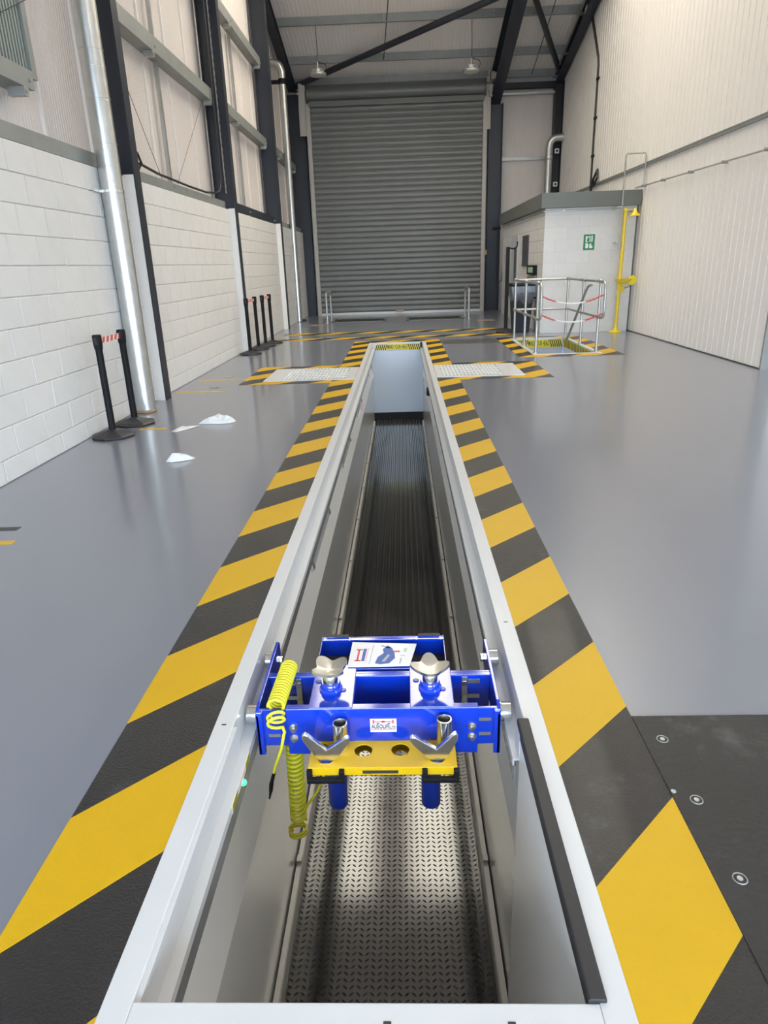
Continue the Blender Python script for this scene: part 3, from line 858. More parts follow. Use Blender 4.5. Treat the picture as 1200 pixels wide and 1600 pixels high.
# the two ram housings
RAMS = ((-.286, 2.058), (.072, 2.058))
for (rx, ry), (hx0, hx1) in zip(RAMS, ((-.357, -.2), (-.003, .154))):
    h = MB().box(hx0, hx1, JF + .001, JB + .03, -.14, -.002).build('ram_housing', 'jack_blue', jack, bevel=.004)
    MB().box(hx0 + .002, hx1 - .002, JF + .002, JB + .029, -.003, .004).build('top_plate', 'jack_blue', h, bevel=.002)
    for (dx, dy) in ((-.05, .045), (.045, -.01)):
        MB().lathe([(.011, 0), (.011, .002), (.008, .003)], (rx + dx, ry + dy, .004), 14).build('plug', 'jack_blue_cyl', h)
    MB().cyl((rx, ry, -.52), (rx, ry, -.13), .0365, 24).build('ram_cylinder', 'jack_blue_cyl', jack, smooth=40, bevel=.003)
    MB().lathe([(.042, .004), (.042, .010), (.036, .016), (.036, .03), (.032, .036), (.028, .036)], (rx, ry, 0), 24).build('ram_collar', 'jack_blue', jack, smooth=40)
    MB().lathe([(.027, .03), (.027, .068), (.024, .072), (.015, .072)], (rx, ry, 0), 24).build('ram_piston', 'zinc', jack, smooth=40)

# four-lobed lifting saddles standing in the rams
def saddle(label, cx, cy, z, rot, tilt=0):
    seg, rings = 64, 7
    vs, fs = [], []
    t = .011
    for side in (0, 1):
        for j in range(rings):
            k = j / (rings - 1)
            for i in range(seg):
                a = 2 * math.pi * i / seg
                lob = .5 + .5 * math.cos(4 * a)
                R = .047 + .023 * lob ** .9
                r = .006 + (R - .006) * k
                zz = z + .022 * (r / .07) ** 1.5 - .004 * (1 - lob) * k + (0 if side else -t)
                vs.append((cx + r * math.cos(a + rot), cy + r * math.sin(a + rot), zz))
    n = rings * seg
    for side in (0, 1):
        b = side * n
        for j in range(rings - 1):
            for i in range(seg):
                q = (b + j * seg + i, b + j * seg + (i + 1) % seg, b + (j + 1) * seg + (i + 1) % seg, b + (j + 1) * seg + i)
                fs.append(q if side else q[::-1])
        fs.append(tuple(b + i for i in range(seg))[::-1 if side else 1])
    for i in range(seg):
        k = (i + 1) % seg
        fs.append(((rings - 1) * seg + i, (rings - 1) * seg + k, n + (rings - 1) * seg + k, n + (rings - 1) * seg + i))
    t_ = thing('lifting_saddle', label, 'saddle', (cx, cy, z - .05), 'four-lobed saddles on the rams')
    MB().add(vs, fs).build('lobed_plate', 'zinc_satin', t_, smooth=35)
    MB().cyl((cx, cy, z - .02), (cx, cy, z - .002), .026, 20).build('neck', 'zinc', t_, smooth=40)
saddle('four-lobed silver lifting saddle on the left ram of the blue jack', RAMS[0][0], RAMS[0][1], .085, math.radians(38))
saddle('four-lobed silver lifting saddle on the right ram of the blue jack', RAMS[1][0], RAMS[1][1], .085, math.radians(2))

# rear tray
TX0, TX1, TY0, TY1 = -.358, .142, 2.19, 2.415
tr = MB().box(TX0, TX1, TY0, TY1, -.085, -.08).build('rear_tray', 'tray_dark', jack)
MB().box(TX0, TX0 + .004, TY0, TY1, -.08, .0).box(TX1 - .004, TX1, TY0, TY1, -.08, .0).box(TX0, TX1, TY1 - .004, TY1, -.08, .006).box(TX0, TX1, TY1 - .022, TY1 - .004, -.006, .004).box(TX0, TX1, TY0, TY0 + .03, -.01, .0).build('tray_rim', 'jack_blue', tr, bevel=.001)
for xa in (-.346, -.243, .03, .126):
    MB().box(xa - .003, xa + .003, TY1 - .023, TY1 - .003, .003, .0055).build('rim_tab', 'label_white', tr)
for xa in (-.338, .037):
    MB().box(xa, xa + .09, TY1 - .003, TY1 + .012, -.03, .012).build('grip_pad', 'black_rubber', tr, bevel=.002)

# yellow adaptor tray in front
YX0, YX1, YY0, YY1, YZ = -.348, .152, 1.815, 1.947, -.137
HOL = [(-.292, 1.857, .027), (-.166, 1.898, .0315), (-.038, 1.900, .0315), (.088, 1.857, .027), (-.312, 1.920, .02)]
def plate_with_holes(x0, x1, y0, y1, z0, z1, holes):
    bm = bmesh.new()
    outer = [bm.verts.new((a, b, z1)) for a, b in ((x0, y0), (x1, y0), (x1, y1), (x0, y1))]
    edges = [bm.edges.new((outer[i], outer[(i + 1) % 4])) for i in range(4)]
    for (hx, hy, r) in holes:
        vs = [bm.verts.new((hx + r * math.cos(2 * math.pi * i / 24), hy + r * math.sin(2 * math.pi * i / 24), z1)) for i in range(24)]
        edges += [bm.edges.new((vs[i], vs[(i + 1) % 24])) for i in range(24)]
    bmesh.ops.triangle_fill(bm, use_beauty=True, use_dissolve=False, edges=edges)
    for f in list(bm.faces):       # drop fill inside the holes
        c = f.calc_center_median()
        if any((c.x - hx) ** 2 + (c.y - hy) ** 2 < (r * .97) ** 2 for hx, hy, r in holes): bm.faces.remove(f)
    ret = bmesh.ops.extrude_face_region(bm, geom=list(bm.faces))
    bmesh.ops.translate(bm, verts=[v for v in ret['geom'] if isinstance(v, bmesh.types.BMVert)], vec=(0, 0, z0 - z1))
    bmesh.ops.recalc_face_normals(bm, faces=bm.faces)
    mb = MB()
    bm.verts.index_update()
    mb.add([tuple(v.co) for v in bm.verts], [tuple(v.index for v in f.verts) for f in bm.faces])
    bm.free()
    return mb
yt = plate_with_holes(YX0, YX1, YY0, YY1, YZ - .004, YZ, HOL).build('adaptor_tray', 'jack_yellow', jack)
MB().box(YX0, YX1, YY0 - .003, YY0, YZ - .032, YZ).box(YX0, YX1, YY0, YY0 + .012, YZ - .032, YZ - .028).build('tray_lip', 'jack_yellow', yt, bevel=.0015)
plate_with_holes(YX0, YX1, YY0 + .075, YY1 + .1, YZ - .055, YZ - .051, [(-.166, 1.94, .02), (-.038, 1.94, .02)]).build('lower_shelf', 'jack_yellow', yt)
MB().box(-.165, -.045, YY0 - .0045, YY0 - .003, YZ - .024, YZ - .012).build('rating_plate', 'tray_dark', yt)
for xa, xb in ((-.352, -.226), (.035, .158)):
    w = .018
    MB().box(xa, xa + w, YY0 - .022, YY0 - .002, YZ - .045, YZ - .002).box(xb - w, xb, YY0 - .022, YY0 - .002, YZ - .045, YZ - .002).box(xa, xb, YY0 - .024, YY0 - .006, YZ - .05, YZ - .032).build('pull_handle', 'black_plastic', yt, bevel=.003)
# adaptors standing in the tray
def vee(label, cx, cy, zb, tilt):
    t = thing('vee_adaptor', label, 'adaptor', (cx, cy, zb), 'vee adaptors in the yellow tray')
    h = .098
    pts = [(-.082, h), (-.074, h + .006), (-.064, h + .001), (.0, .042), (.062, h - .004), (.072, h + .002), (.078, h - .008),
           (.074, h - .028), (.034, .004), (.02, .0), (-.02, .0), (-.036, .008), (-.076, h - .03), (-.085, h - .012)]
    ct, st_ = math.cos(tilt), math.sin(tilt)
    pts = [(cx + a * ct - b * st_, zb + a * st_ + b * ct) for a, b in pts]
    MB().prism(pts, 'y', cy - .009, cy + .009).build('vee_plate', 'zinc', t, bevel=.003)
    MB().cyl((cx, cy, zb - .05), (cx, cy, zb - .006), .022, 20).build('shank', 'zinc', t, smooth=40)
vee('silver vee adaptor at the left end of the yellow tray', -.289, 1.852, -.134, -.06)
vee('silver vee adaptor at the right end of the yellow tray', .090, 1.852, -.134, .12)
def socket(label, cx, cy, z0, z1, r=.0265):
    t = thing('extension_tube', label, 'tube', (cx, cy, z0), 'extension tubes in the yellow tray')
    MB().lathe([(r, z0), (r, z1 - .002), (r - .002, z1), (r - .005, z1), (r - .006, z1 - .003), (r - .006, z0 + .01)], (cx, cy, 0), 28).build('sleeve', 'zinc', t, smooth=40)
socket('silver extension tube behind the left vee adaptor', -.243, 1.905, YZ, -.026)
socket('silver extension tube behind the right vee adaptor', .114, 1.905, YZ, -.014)

# maker's plate on the front beam: red axle emblem over blue lettering
MX, MZ, MW, MH = -.096, -.07, .092, .055
st = MB().box(MX - MW / 2, MX + MW / 2, JF - .0012, JF, MZ - MH / 2, MZ + MH / 2).build('maker_sticker', 'label_white', jack, label='white sticker with red axle emblem reading AUTOLIFT LTD')
yq = JF - .0022
mb = MB()
mb.box(MX - .037, MX - .031, yq, JF - .001, MZ + .008, MZ + .024).box(MX + .031, MX + .037, yq, JF - .001, MZ + .008, MZ + .024)
mb.box(MX - .031, MX + .031, yq, JF - .001, MZ + .0145, MZ + .0175)
mb.prism([(MX - .009, MZ + .016), (MX - .004, MZ + .012), (MX + .004, MZ + .012), (MX + .009, MZ + .016), (MX + .004, MZ + .020), (MX - .004, MZ + .020)], 'y', yq, JF - .001)
mb.build('axle_emblem', 'print_red', st)
MB().box(MX - .042, MX + .042, yq, JF - .001, MZ - .0165, MZ - .0145).build('underline', 'print_red', st)
MB().box(MX - .042, MX + .0, yq, JF - .001, MZ - .0215, MZ - .0195).build('address_line', 'print_pink', st)
mb = MB()
for xx in (MX - .0185, MX + .0195): MB().box(xx - .0016, xx + .0016, yq, JF - .001, MZ - .0130, MZ + .009).box(xx - .005, xx + .005, yq, JF - .001, MZ + .008, MZ + .011).build('jack_stroke', 'print_navy', st)
text('lettering', 'AU', .024, (MX - .0315, yq, MZ - .0045), (math.radians(90), 0, 0), 'print_navy', st, width=.020, bold=.0004)
text('lettering', 'OLIF', .024, (MX + .001, yq, MZ - .0045), (math.radians(90), 0, 0), 'print_navy', st, width=.031, bold=.0004)
text('lettering', 'LTD', .014, (MX + .0335, yq, MZ - .008), (math.radians(90), 0, 0), 'print_navy', st, width=.018, bold=.0003)

# instruction leaflet lying across the tray
lf = thing('instruction_leaflet', 'white printed leaflet lying on the rear tray of the blue jack', 'leaflet', (-.105, 2.28, .006))
pp = [(-.237, 2.192), (.0, 2.196), (.03, 2.352), (-.229, 2.372)]
MB().prism(pp, 'z', .0055, .0075).build('sheet', 'paper', lf)
def on_leaf(u, v):      # 0..1 across, 0..1 up the sheet
    a = Vector(pp[0]).lerp(Vector(pp[1]), u); b = Vector(pp[3]).lerp(Vector(pp[2]), u)
    return a.lerp(b, v)
def leaf_poly(pts, m, nm, h=.0003):
    mbp = MB(); mbp.prism([tuple(on_leaf(*p)) for p in pts], 'z', .0075, .0075 + h); return mbp.build(nm, m, lf)
leaf_poly([(.12, .22), (.15, .22), (.15, .70), (.12, .70)], 'print_red', 'emblem_bar')
leaf_poly([(.09, .22), (.19, .22), (.19, .26), (.09, .26)], 'print_red', 'emblem_bar')
leaf_poly([(.09, .66), (.19, .66), (.19, .70), (.09, .70)], 'print_red', 'emblem_bar')
leaf_poly([(.20, .22), (.25, .22), (.25, .72), (.20, .72)], 'print_blue', 'emblem_word')
leaf_poly([(.265, .2), (.28, .2), (.28, .74), (.265, .74)], 'print_pink', 'emblem_rule')
leaf_poly([(.335, .1), (.345, .1), (.345, .9), (.335, .9)], 'print_grey', 'text_line')
leaf_poly([(.43, .12), (.52, .08), (.66, .12), (.73, .34), (.70, .56), (.64, .78), (.56, .88), (.50, .72), (.53, .55), (.45, .38)], 'print_blue', 'jack_picture')
leaf_poly([(.46, .84), (.60, .76), (.61, .80), (.47, .90)], 'print_grey', 'jack_picture')
leaf_poly([(.53, .2), (.58, .18), (.64, .45), (.60, .5)], 'print_grey', 'jack_picture', .0005)
leaf_poly([(.68, .60), (.78, .60), (.78, .66), (.68, .66)], 'print_red', 'heading')
leaf_poly([(.83, .62), (.88, .62), (.88, .78), (.83, .78)], 'print_green', 'badge')
leaf_poly([(.82, .1), (.84, .1), (.84, .34), (.82, .34)], 'print_grey', 'text_line')
leaf_poly([(.80, .44), (.88, .44), (.88, .46), (.80, .46)], 'print_grey', 'text_line')

# coiled air hoses
def coil(p0, p1, R, r, turns, seg=18, sweep0=0):
    p0, p1 = Vector(p0), Vector(p1)
    ax = (p1 - p0).normalized()
    u = ax.cross(Vector((0, 0, 1)))
    if u.length < .1: u = ax.cross(Vector((0, 1, 0)))
    u.normalize(); w = ax.cross(u)
    pts = []
    n = int(turns * seg)
    for i in range(n + 1):
        a = 2 * math.pi * i / seg + sweep0
        pts.append(p0.lerp(p1, i / n) + u * (R * math.cos(a)) + w * (R * math.sin(a)))
    return pts
h1 = thing('coiled_air_hose', 'yellow coiled air hose lying over the left end of the blue jack', 'hose', (-.46, 2.0, -.02), 'yellow coiled hoses')
pts = coil((-.455, 2.185, .022), (-.468, 1.945, .012), .0275, .0055, 16)
MB().tube(pts, .0056, 7).build('coil', 'hose_yellow', h1, smooth=60)
lp = coil((-.470, 1.945, -.012), (-.462, 1.905, -.034), .029, .005, 2.3, sweep0=.6)
e = lp[-1]
tail = lp + [e + Vector((.006, -.004, -.02)), Vector((-.440, 1.905, -.075)), Vector((-.455, 1.912, -.14)), Vector((-.485, 1.918, -.22)), Vector((-.502, 1.922, -.285))]
MB().tube(tail, .0056, 7).build('loose_loops', 'hose_yellow', h1, smooth=60)
MB().tube([(-.492, 1.92, -.25), (-.506, 1.923, -.30)], .0068, 8).tube([(-.506, 1.923, -.30), (-.512, 1.924, -.335)], [.0085, .0075], 8).tube([(-.512, 1.924, -.335), (-.520, 1.925, -.372)], [.006, .003], 8).build('nozzle', 'black_plastic', h1, smooth=40)
h2 = thing('coiled_air_hose', 'yellow coiled air hose hanging upright under the left end of the jack', 'hose', (-.44, 2.05, -.64), 'yellow coiled hoses')
pts = coil((-.438, 2.055, -.17), (-.448, 2.055, -.60), .0275, .0055, 21)
MB().tube(pts, .0062, 7).build('coil', 'hose_yellow', h2, smooth=60)
MB().tube(coil((-.450, 2.035, -.615), (-.448, 2.03, -.645), .033, .005, 2.2), .0056, 7).build('loose_loops', 'hose_yellow', h2, smooth=60)
MB().tube([(-.425, 2.06, -.56), (-.40, 2.08, -.53), (-.37, 2.09, -.49), (-.345, 2.1, -.43), (-.34, 2.1, -.36), (-.335, 2.1, -.25), (-.33, 2.1, -.155)], .0056, 7).build('tail', 'hose_yellow', h2, smooth=60)

# ================================================================== GRATINGS BESIDE THE PIT
def grating(label, x0, x1, y0, y1, inner0, inner1):
    t = thing('floor_grating', label, 'grating', ((x0 + x1) / 2, (y0 + y1) / 2, 0), 'white gratings beside the pit')
    b = .07
    MB().box(x0, x1, y0, y0 + b, 0, .012).box(x0, x1, y1 - b, y1, 0, .012).box(x0, inner0, y0 + b, y1 - b, 0, .012).box(inner1, x1, y0 + b, y1 - b, 0, .012).build('frame', 'white_steel', t, bevel=.002)
    MB().box(inner0, inner1, y0 + b, y1 - b, 0, .003).build('tray', 'galv', t)
    bar = MB().box(-.012, .012, y0 + b, y1 - b, .003, .011).mesh('bar')
    x = inner0 + .025
    while x < inner1 - .01:
        o = link('bar', bar, 'white_panel', t, loc=Vector((x, 0, 0)) - wloc(t)); x += .05
    for k in range(1, 6):
        yy = y0 + b + (y1 - y0 - 2 * b) * k / 6
        MB().box(inner0, inner1, yy - .006, yy + .006, .003, .0125).build('cross_bar', 'white_panel', t)
grating('white framed floor grating left of the pit', -1.9, -.662, 9.1, 10.2, -1.66, -.78)
grating('white framed floor grating right of the pit', .445, 1.62, 9.07, 10.18, .53, 1.36)

# ================================================================== STAIR PIT WITH RAILING
SX0, SX1, SY0, SY1 = 2.17, 3.13, 11.17, 13.55
sp = thing('stair_pit', 'white framed stair opening down to the pit inside the railing', 'stair pit', (2.65, 12.36, -1.5))
MB().box(2.10, SX0, 11.10, 13.62, -.1, .006).build('frame_rail', 'white_steel', sp, bevel=.003)
MB().box(SX1, 3.20, 11.10, 13.62, -.1, .006).build('frame_rail', 'white_steel', sp, bevel=.003)
MB().box(SX0, SX1, 11.10, SY0, -.1, .006).build('frame_rail', 'white_steel', sp, bevel=.003)
MB().box(SX0, SX1, SY1, 13.62, -.22, .006).build('frame_rail', 'white_steel', sp, bevel=.003)
MB().box(SX0 - .03, SX0, SY0, SY1, -1.5, -.1).build('side_wall', 'end_panel', sp)
MB().box(SX1, SX1 + .03, SY0, SY1, -1.5, -.1).build('side_wall', 'end_panel', sp)
MB().box(SX0, SX1, SY1 + .001, SY1 + .03, -1.5, -.22).build('side_wall', 'end_panel', sp)
MB().box(SX0, SX1, SY0 - .03, SY0 - .001, -1.5, -.1).build('side_wall', 'end_panel', sp)
MB().box(SX0, SX1, SY0, SY1, -1.52, -1.5).build('landing', 'tread_black', sp)
for i in range(6):
    MB().box(SX0 + .002, SX1 - .002, SY0 + .05 + i * .26, SY0 + .30 + i * .26, -.28 - i * .2, -.25 - i * .2).build('step', 'galv', sp)
head_sign(sp, SX0 + .04, SX1 - .03, SY1, -.17, -.03, 'MIND YOUR HEAD')
# hatched strip along the right side of the opening
hs = MB().box(SX1 - .004, SX1 - .0005, SY0 + .05, SY1 - .05, -.16, -.02).build('side_strip', 'hazard_yellow', sp)
for i in range(20):
    c = SY0 + .1 + i * (SY1 - SY0 - .15) / 20
    MB().add([(SX1 - .0055, c - .03, -.16), (SX1 - .0055, c + .03, -.16), (SX1 - .0055, c + .07, -.02), (SX1 - .0055, c + .01, -.02)], [(0, 1, 2, 3)]).build('bar', 'hazard_black', hs)

rl = thing('guard_railing', 'galvanised tube guard railing around the stair opening', 'railing', (2.65, 12.4, 0))
RX0, RX1 = 2.17, 3.15
R_ = .0215
posts = [(RX0, 11.3), (RX0, 12.4), (RX0, 13.55), (RX1, 11.3), (RX1, 12.35), (RX1, 13.5)]
for (px, py) in posts:
    p = MB().cyl((px, py, .008), (px, py, 1.09), R_, 14).build('post', 'galv', rl, smooth=40)
    MB().lathe([(.05, .006), (.05, .016), (.03, .018), (.03, .05), (.025, .052)], (px, py, 0), 14).build('base_flange', 'galv', p, smooth=40)
    MB().lathe([(.032, 1.055), (.034, 1.06), (.034, 1.11), (.02, 1.12)], (px, py, 0), 14).build('top_fitting', 'galv', p, smooth=40)
    MB().lathe([(.032, .515), (.034, .52), (.034, .57), (.032, .575)], (px, py, 0), 14).build('mid_fitting', 'galv', p, smooth=40)
def rnd(p, q, s, n=6):       # quarter bend from p to q with corner s
    p, q, s = Vector(p), Vector(q), Vector(s)
    return [p * (1 - k / n) ** 2 + s * 2 * (k / n) * (1 - k / n) + q * (k / n) ** 2 for k in range(n + 1)]
for X in (RX0, RX1):      # side loops: top rail bends down to the mid rail at the near end
    yb = 11.02
    pts = [Vector((X, 13.55, 1.085))] + rnd((X, yb + .12, 1.085), (X, yb, .965), (X, yb, 1.085)) + rnd((X, yb, .665), (X, yb + .12, .545), (X, yb, .545)) + [Vector((X, 13.55, .545))]
    MB().tube(pts, R_ * .95, 12).build('side_rail', 'galv', rl, smooth=40)
for zz in (1.085, .545):
    MB().cyl((RX0, 13.55, zz), (RX1, 13.52, zz), R_ * .95, 12).build('end_rail', 'galv', rl, smooth=40)
# sloping handrail going down the stair
pts = rnd((RX1 - .06, 11.62, 1.02), (RX1 - .06, 11.95, .92), (RX1 - .06, 11.82, 1.03)) + rnd((RX1 - .06, 13.0, .08), (RX1 - .02, 13.3, .03), (RX1 - .06, 13.12, -.02))
MB().tube(pts, R_ * .95, 12).build('handrail', 'galv_dull', rl, smooth=40)

def chain(label, z, sag):
    t = thing('barrier_chain', label, 'chain', (2.65, 11.05, z), 'red and white chains across the railing')
    n = 34
    P = lambda k: Vector((RX0 + .01 + (RX1 - RX0 - .02) * k, 11.03, z - sag * 4 * k * (1 - k)))
    lk = [Vector((.026 * math.cos(a), 0, .011 * math.sin(a))) for a in [2 * math.pi * i / 12 for i in range(12)]]
    mb = MB(); mb.tube(lk, .0042, 6, closed=True)
    me = {}
    for i in range(n):
        k = (i + .5) / n
        d = (P(k + .01) - P(k - .01)).normalized()
        ang = -math.atan2(d.z, d.x)
        c = 'red_plastic' if (k < .25 or k > .72) else 'chain_white'
        if c not in me:
            me[c] = mb.mesh('link_' + c); me[c].materials.append(MATS[c])
        link('link', me[c], None, t, loc=P(k) - wloc(t), rot=(math.radians(90) if i % 2 else 0, ang, 0))
chain('upper red and white plastic chain across the railing entrance', .90, .12)
chain('lower red and white plastic chain across the railing entrance', .62, .12)

# ================================================================== KIOSK
KX, KY, KY2, KZ = 2.84, 14.45, 20.2, 2.37
t = kiosk = thing('control_room', 'white painted block control room with grey roof fascia', 'building', (3.75, 17.3, 0))
MB().box(KX + .012, WR_X - .05, KY + .012, KY2, 0, KZ).build('wall', 'mortar_paint', t)
for k in range(11):
    za, zb = .225 * k, min(.225 * (k + 1), KZ)
    off = .225 if k % 2 else 0
    x = KX + .0 - off
    while x < WR_X - .06:
        a, b = max(x, KX), min(x + .45, WR_X - .055)
        if b - a > .04 and zb - za > .05:
            inst(get_block(b - a - .001, zb - za - .001, .0016), 'block', 'block_paint', t, ((a + b) / 2, KY, (za + zb) / 2), rot=(0, 0, -math.pi / 2))
        x += .45
    y = KY - off
    while y < KY2 - .02:
        a, b = max(y, KY), min(y + .45, KY2)
        if b - a > .04 and zb - za > .05:
            inst(get_block(b - a - .006, zb - za - .006), 'block', 'block_paint', t, (KX, (a + b) / 2, (za + zb) / 2), rot=(0, 0, math.pi))
        y += .45
rf = MB().box(KX - .1, WR_X - .02, KY - .12, KY2 + .08, KZ, KZ + .27).build('roof_fascia', 'fascia_grey', t, bevel=.004)
MB().tube([(KX - .03, KY2, KZ - .05), (KX - .03, KY - .03, KZ - .05), (WR_X - .45, KY - .03, KZ - .05)], .011, 8).build('conduit', 'galv', t, smooth=40)
for (px, py) in ((KX - .02, 17.0), (KX + .35, KY - .02), (WR_X - .5, KY - .02), (KX - .02, 19.2)):
    MB().box(px - .02, px + .02, py - .02, py + .02, KZ - .075, KZ - .025).build('conduit_clip', 'galv', t)
wd = thing('notice_board', 'dark grey rectangular panel on the side wall of the control room', 'panel', (KX - .02, 16.45, 1.33))
MB().box(KX - .03, KX - .002, 16.12, 16.80, 1.32, 1.94).build('board', 'screen_dark', wd, bevel=.004)
MB().box(KX - .034, KX - .004, 16.10, 16.82, 1.30, 1.32).build('frame_strip', 'fascia_grey', wd)
MB().box(KX - .034, KX - .004, 16.10, 16.82, 1.94, 1.96).build('frame_strip', 'fascia_grey', wd)
cp = thing('control_panel', 'dark wall control unit with display and red handles near the corner', 'control panel', (KX - .04, 15.45, .75))
MB().box(KX - .06, KX - .002, 15.02, 15.93, 1.14, 1.33).build('display_housing', 'black_plastic', cp, bevel=.005)
MB().box(KX - .064, KX - .058, 15.2, 15.75, 1.18, 1.29).build('display', 'print_green', cp)
MB().box(KX - .05, KX - .002, 15.05, 15.9, .70, 1.12).build('back_plate', 'galv_dull', cp, bevel=.004)
for (yy, zz) in ((15.75, 1.04), (15.3, .95), (15.6, .82)):
    hnd = MB().cyl((KX - .05, yy, zz), (KX - .12, yy, zz), .012, 8).build('spindle', 'zinc', cp)
    MB().cyl((KX - .11, yy - .16, zz + .01), (KX - .11, yy + .04, zz - .01), .018, 8).build('lever', 'red_plastic', hnd, smooth=40)
MB().box(KX - .053, KX - .049, 15.1, 15.4, .74, .84).build('notice', 'label_white', cp)
MB().box(KX - .07, KX - .002, 15.0, 15.95, .67, .70).build('shelf', 'black_plastic', cp)
# door of the control room in its side wall
d = thing('door_1', 'white door with a narrow dark glazed strip in the side of the control room', None, (KX - .01, 18.0, 0), kind='structure')
MB().box(KX - .03, KX - .002, 17.45, 18.45, 0, 2.0).build('leaf', 'white_steel', d, bevel=.003)
MB().box(KX - .034, KX - .03, 17.62, 17.95, .95, 1.75).build('glass', 'screen_dark', d)
MB().cyl((KX - .03, 17.52, 1.0), (KX - .07, 17.52, 1.0), .012, 8).box(KX - .08, KX - .062, 17.5, 17.62, .99, 1.01).build('handle', 'zinc', d)
# first-aid style shower sign
sg = thing('safety_sign', 'green and white emergency shower sign on the control room front', 'sign', (3.73, KY - .006, 1.59))
MB().box(3.62, 3.84, KY - .006, KY - .002, 1.585, 1.875).build('panel', 'sign_green', sg)
ys = KY - .0075
def spoly(pts, nm='pictogram'): MB().prism([(3.62 + .22 * a, 1.585 + .29 * b) for a, b in pts], 'y', ys, KY - .006).build(nm, 'label_white', sg)
spoly([(.18, .50), (.40, .50), (.40, .54), (.30, .56), (.30, .74), (.40, .80), (.40, .86), (.20, .90), (.18, .86)])
spoly([(.52, .52), (.60, .52), (.60, .92), (.52, .92)])
spoly([(.68, .52), (.80, .52), (.80, .92), (.68, .92)])
spoly([(.44, .80), (.49, .80), (.49, .88), (.44, .88)])
spoly([(.18, .12), (.42, .12), (.46, .28), (.40, .44), (.18, .44)])
spoly([(.54, .12), (.82, .12), (.82, .26), (.70, .30), (.70, .44), (.54, .40)])

# emergency shower
SHX, SHY = 4.335, 14.25
s = thing('emergency_shower', 'yellow emergency shower and eye wash on a floor pedestal', 'shower', (SHX, SHY, 0))
MB().lathe([(.13, 0), (.13, .015), (.06, .05), (.036, .09), (.032, .12)], (SHX, SHY, 0), 18).build('foot', 'shower_yellow', s, smooth=50)
MB().cyl((SHX, SHY, .1), (SHX, SHY, 1.0), .034, 14).cyl((SHX, SHY, 1.0), (SHX, SHY, 2.28), .036, 14).build('standpipe', 'shower_yellow', s, smooth=40)
for zz in (.92, 1.02, 1.56, 2.28): MB().lathe([(.044, zz - .03), (.046, zz - .02), (.046, zz + .02), (.044, zz + .03)], (SHX, SHY, 0), 14).build('coupling', 'shower_yellow', s, smooth=40)
MB().cyl((SHX, SHY, 2.28), (SHX + .16, SHY, 2.28), .028, 12).build('arm', 'galv', s, smooth=40)
MB().lathe([(.11, 2.17), (.105, 2.19), (.05, 2.24), (.03, 2.30), (.02, 2.31)], (SHX + .18, SHY, 0), 18).build('shower_head', 'shower_yellow', s, smooth=50)
MB().lathe([(.03, .93), (.12, .97), (.155, 1.02), (.16, 1.03), (.15, 1.03), (.11, .985), (.02, .965)], (SHX + .05, SHY - .06, 0), 20).build('eye_wash_bowl', 'shower_yellow', s, smooth=50)
MB().lathe([(.085, -.008), (.09, 0), (.085, .008)], (SHX + .22, SHY - .09, 1.0), 18, 'y').build('push_plate', 'hazard_yellow', s, smooth=50)
MB().tube([(SHX + .26, SHY - .08, .97), (SHX + .18, SHY - .05, .88), (SHX + .06, SHY - .01, .84)], .012, 8).build('lever', 'galv', s, smooth=40)
MB().box(SHX + .0, SHX + .1, SHY - .03, SHY + .03, .78, .90).build('valve', 'shower_yellow', s, bevel=.008)
# pipework feeding the shower, looping above the control room
MB().tube([(SHX - .07, SHY - .02, 1.60), (SHX - .08, SHY - .02, 3.22), (SHX - .06, SHY - .02, 3.25), (WR_X - .06, SHY - .02, 3.25), (WR_X - .04, SHY - .02, 3.2), (WR_X - .04, SHY - .02, 2.72)], .014, 8).box(SHX - .09, SHX - .03, SHY - .035, SHY - .005, 1.585, 1.612).build('water_pipe', 'galv', smooth=40, label='thin silver pipe looping above the control room to the yellow shower', cat='pipe', at=(SHX - .07, SHY, 1.6))
for i, (px, pz) in enumerate(((SHX - .14, 2.34), (SHX - .13, 1.70))):
    MB().box(px - .01, px + .06, SHY - .03, SHY + .19, pz - .012, pz + .012).cyl((px - .03, SHY, pz), (px - .01, SHY, pz), .02, 8).build('pipe_bracket', 'galv', label=('silver bracket holding the water pipe under the fascia', 'silver bracket holding the water pipe beside the sign')[i], cat='bracket', at=(px, SHY, pz))

# tall black post with a hook, and the waste bin
t = thing('coat_post', 'tall black post on a round foot standing by the control room', 'post', (2.18, 14.75, 0))
MB().lathe([(.19, 0), (.20, .02), (.19, .05), (.10, .08), (.045, .10)], (2.18, 14.75, 0), 20).build('foot', 'black_rubber', t, smooth=50)
MB().box(2.145, 2.215, 14.71, 14.79, .08, 1.70).build('post', 'black_plastic', t, bevel=.006)
MB().tube([(2.2, 14.75, 1.68), (2.30, 14.75, 1.66), (2.36, 14.75, 1.70), (2.37, 14.75, 1.80)], .014, 8).build('hook', 'black_plastic', t, smooth=40)
t = thing('waste_bin', 'dark waste bin with a grey liner bag behind the railing', 'bin', (2.52, 14.98, 0))
MB().add([(2.36, 14.78, 0), (2.68, 14.78, 0), (2.68, 15.14, 0), (2.36, 15.14, 0), (2.29, 14.72, .94), (2.75, 14.72, .94), (2.75, 15.2, .94), (2.29, 15.2, .94)], [(0, 3, 2, 1), (0, 1, 5, 4), (1, 2, 6, 5), (2, 3, 7, 6), (3, 0, 4, 7), (4, 5, 6, 7)]).build('body', 'bin_dark', t, bevel=.012)
MB().box(2.27, 2.77, 14.70, 15.22, .94, .99).build('lid', 'bin_dark', t, bevel=.015)
nb = 14
vs, fs = [], []
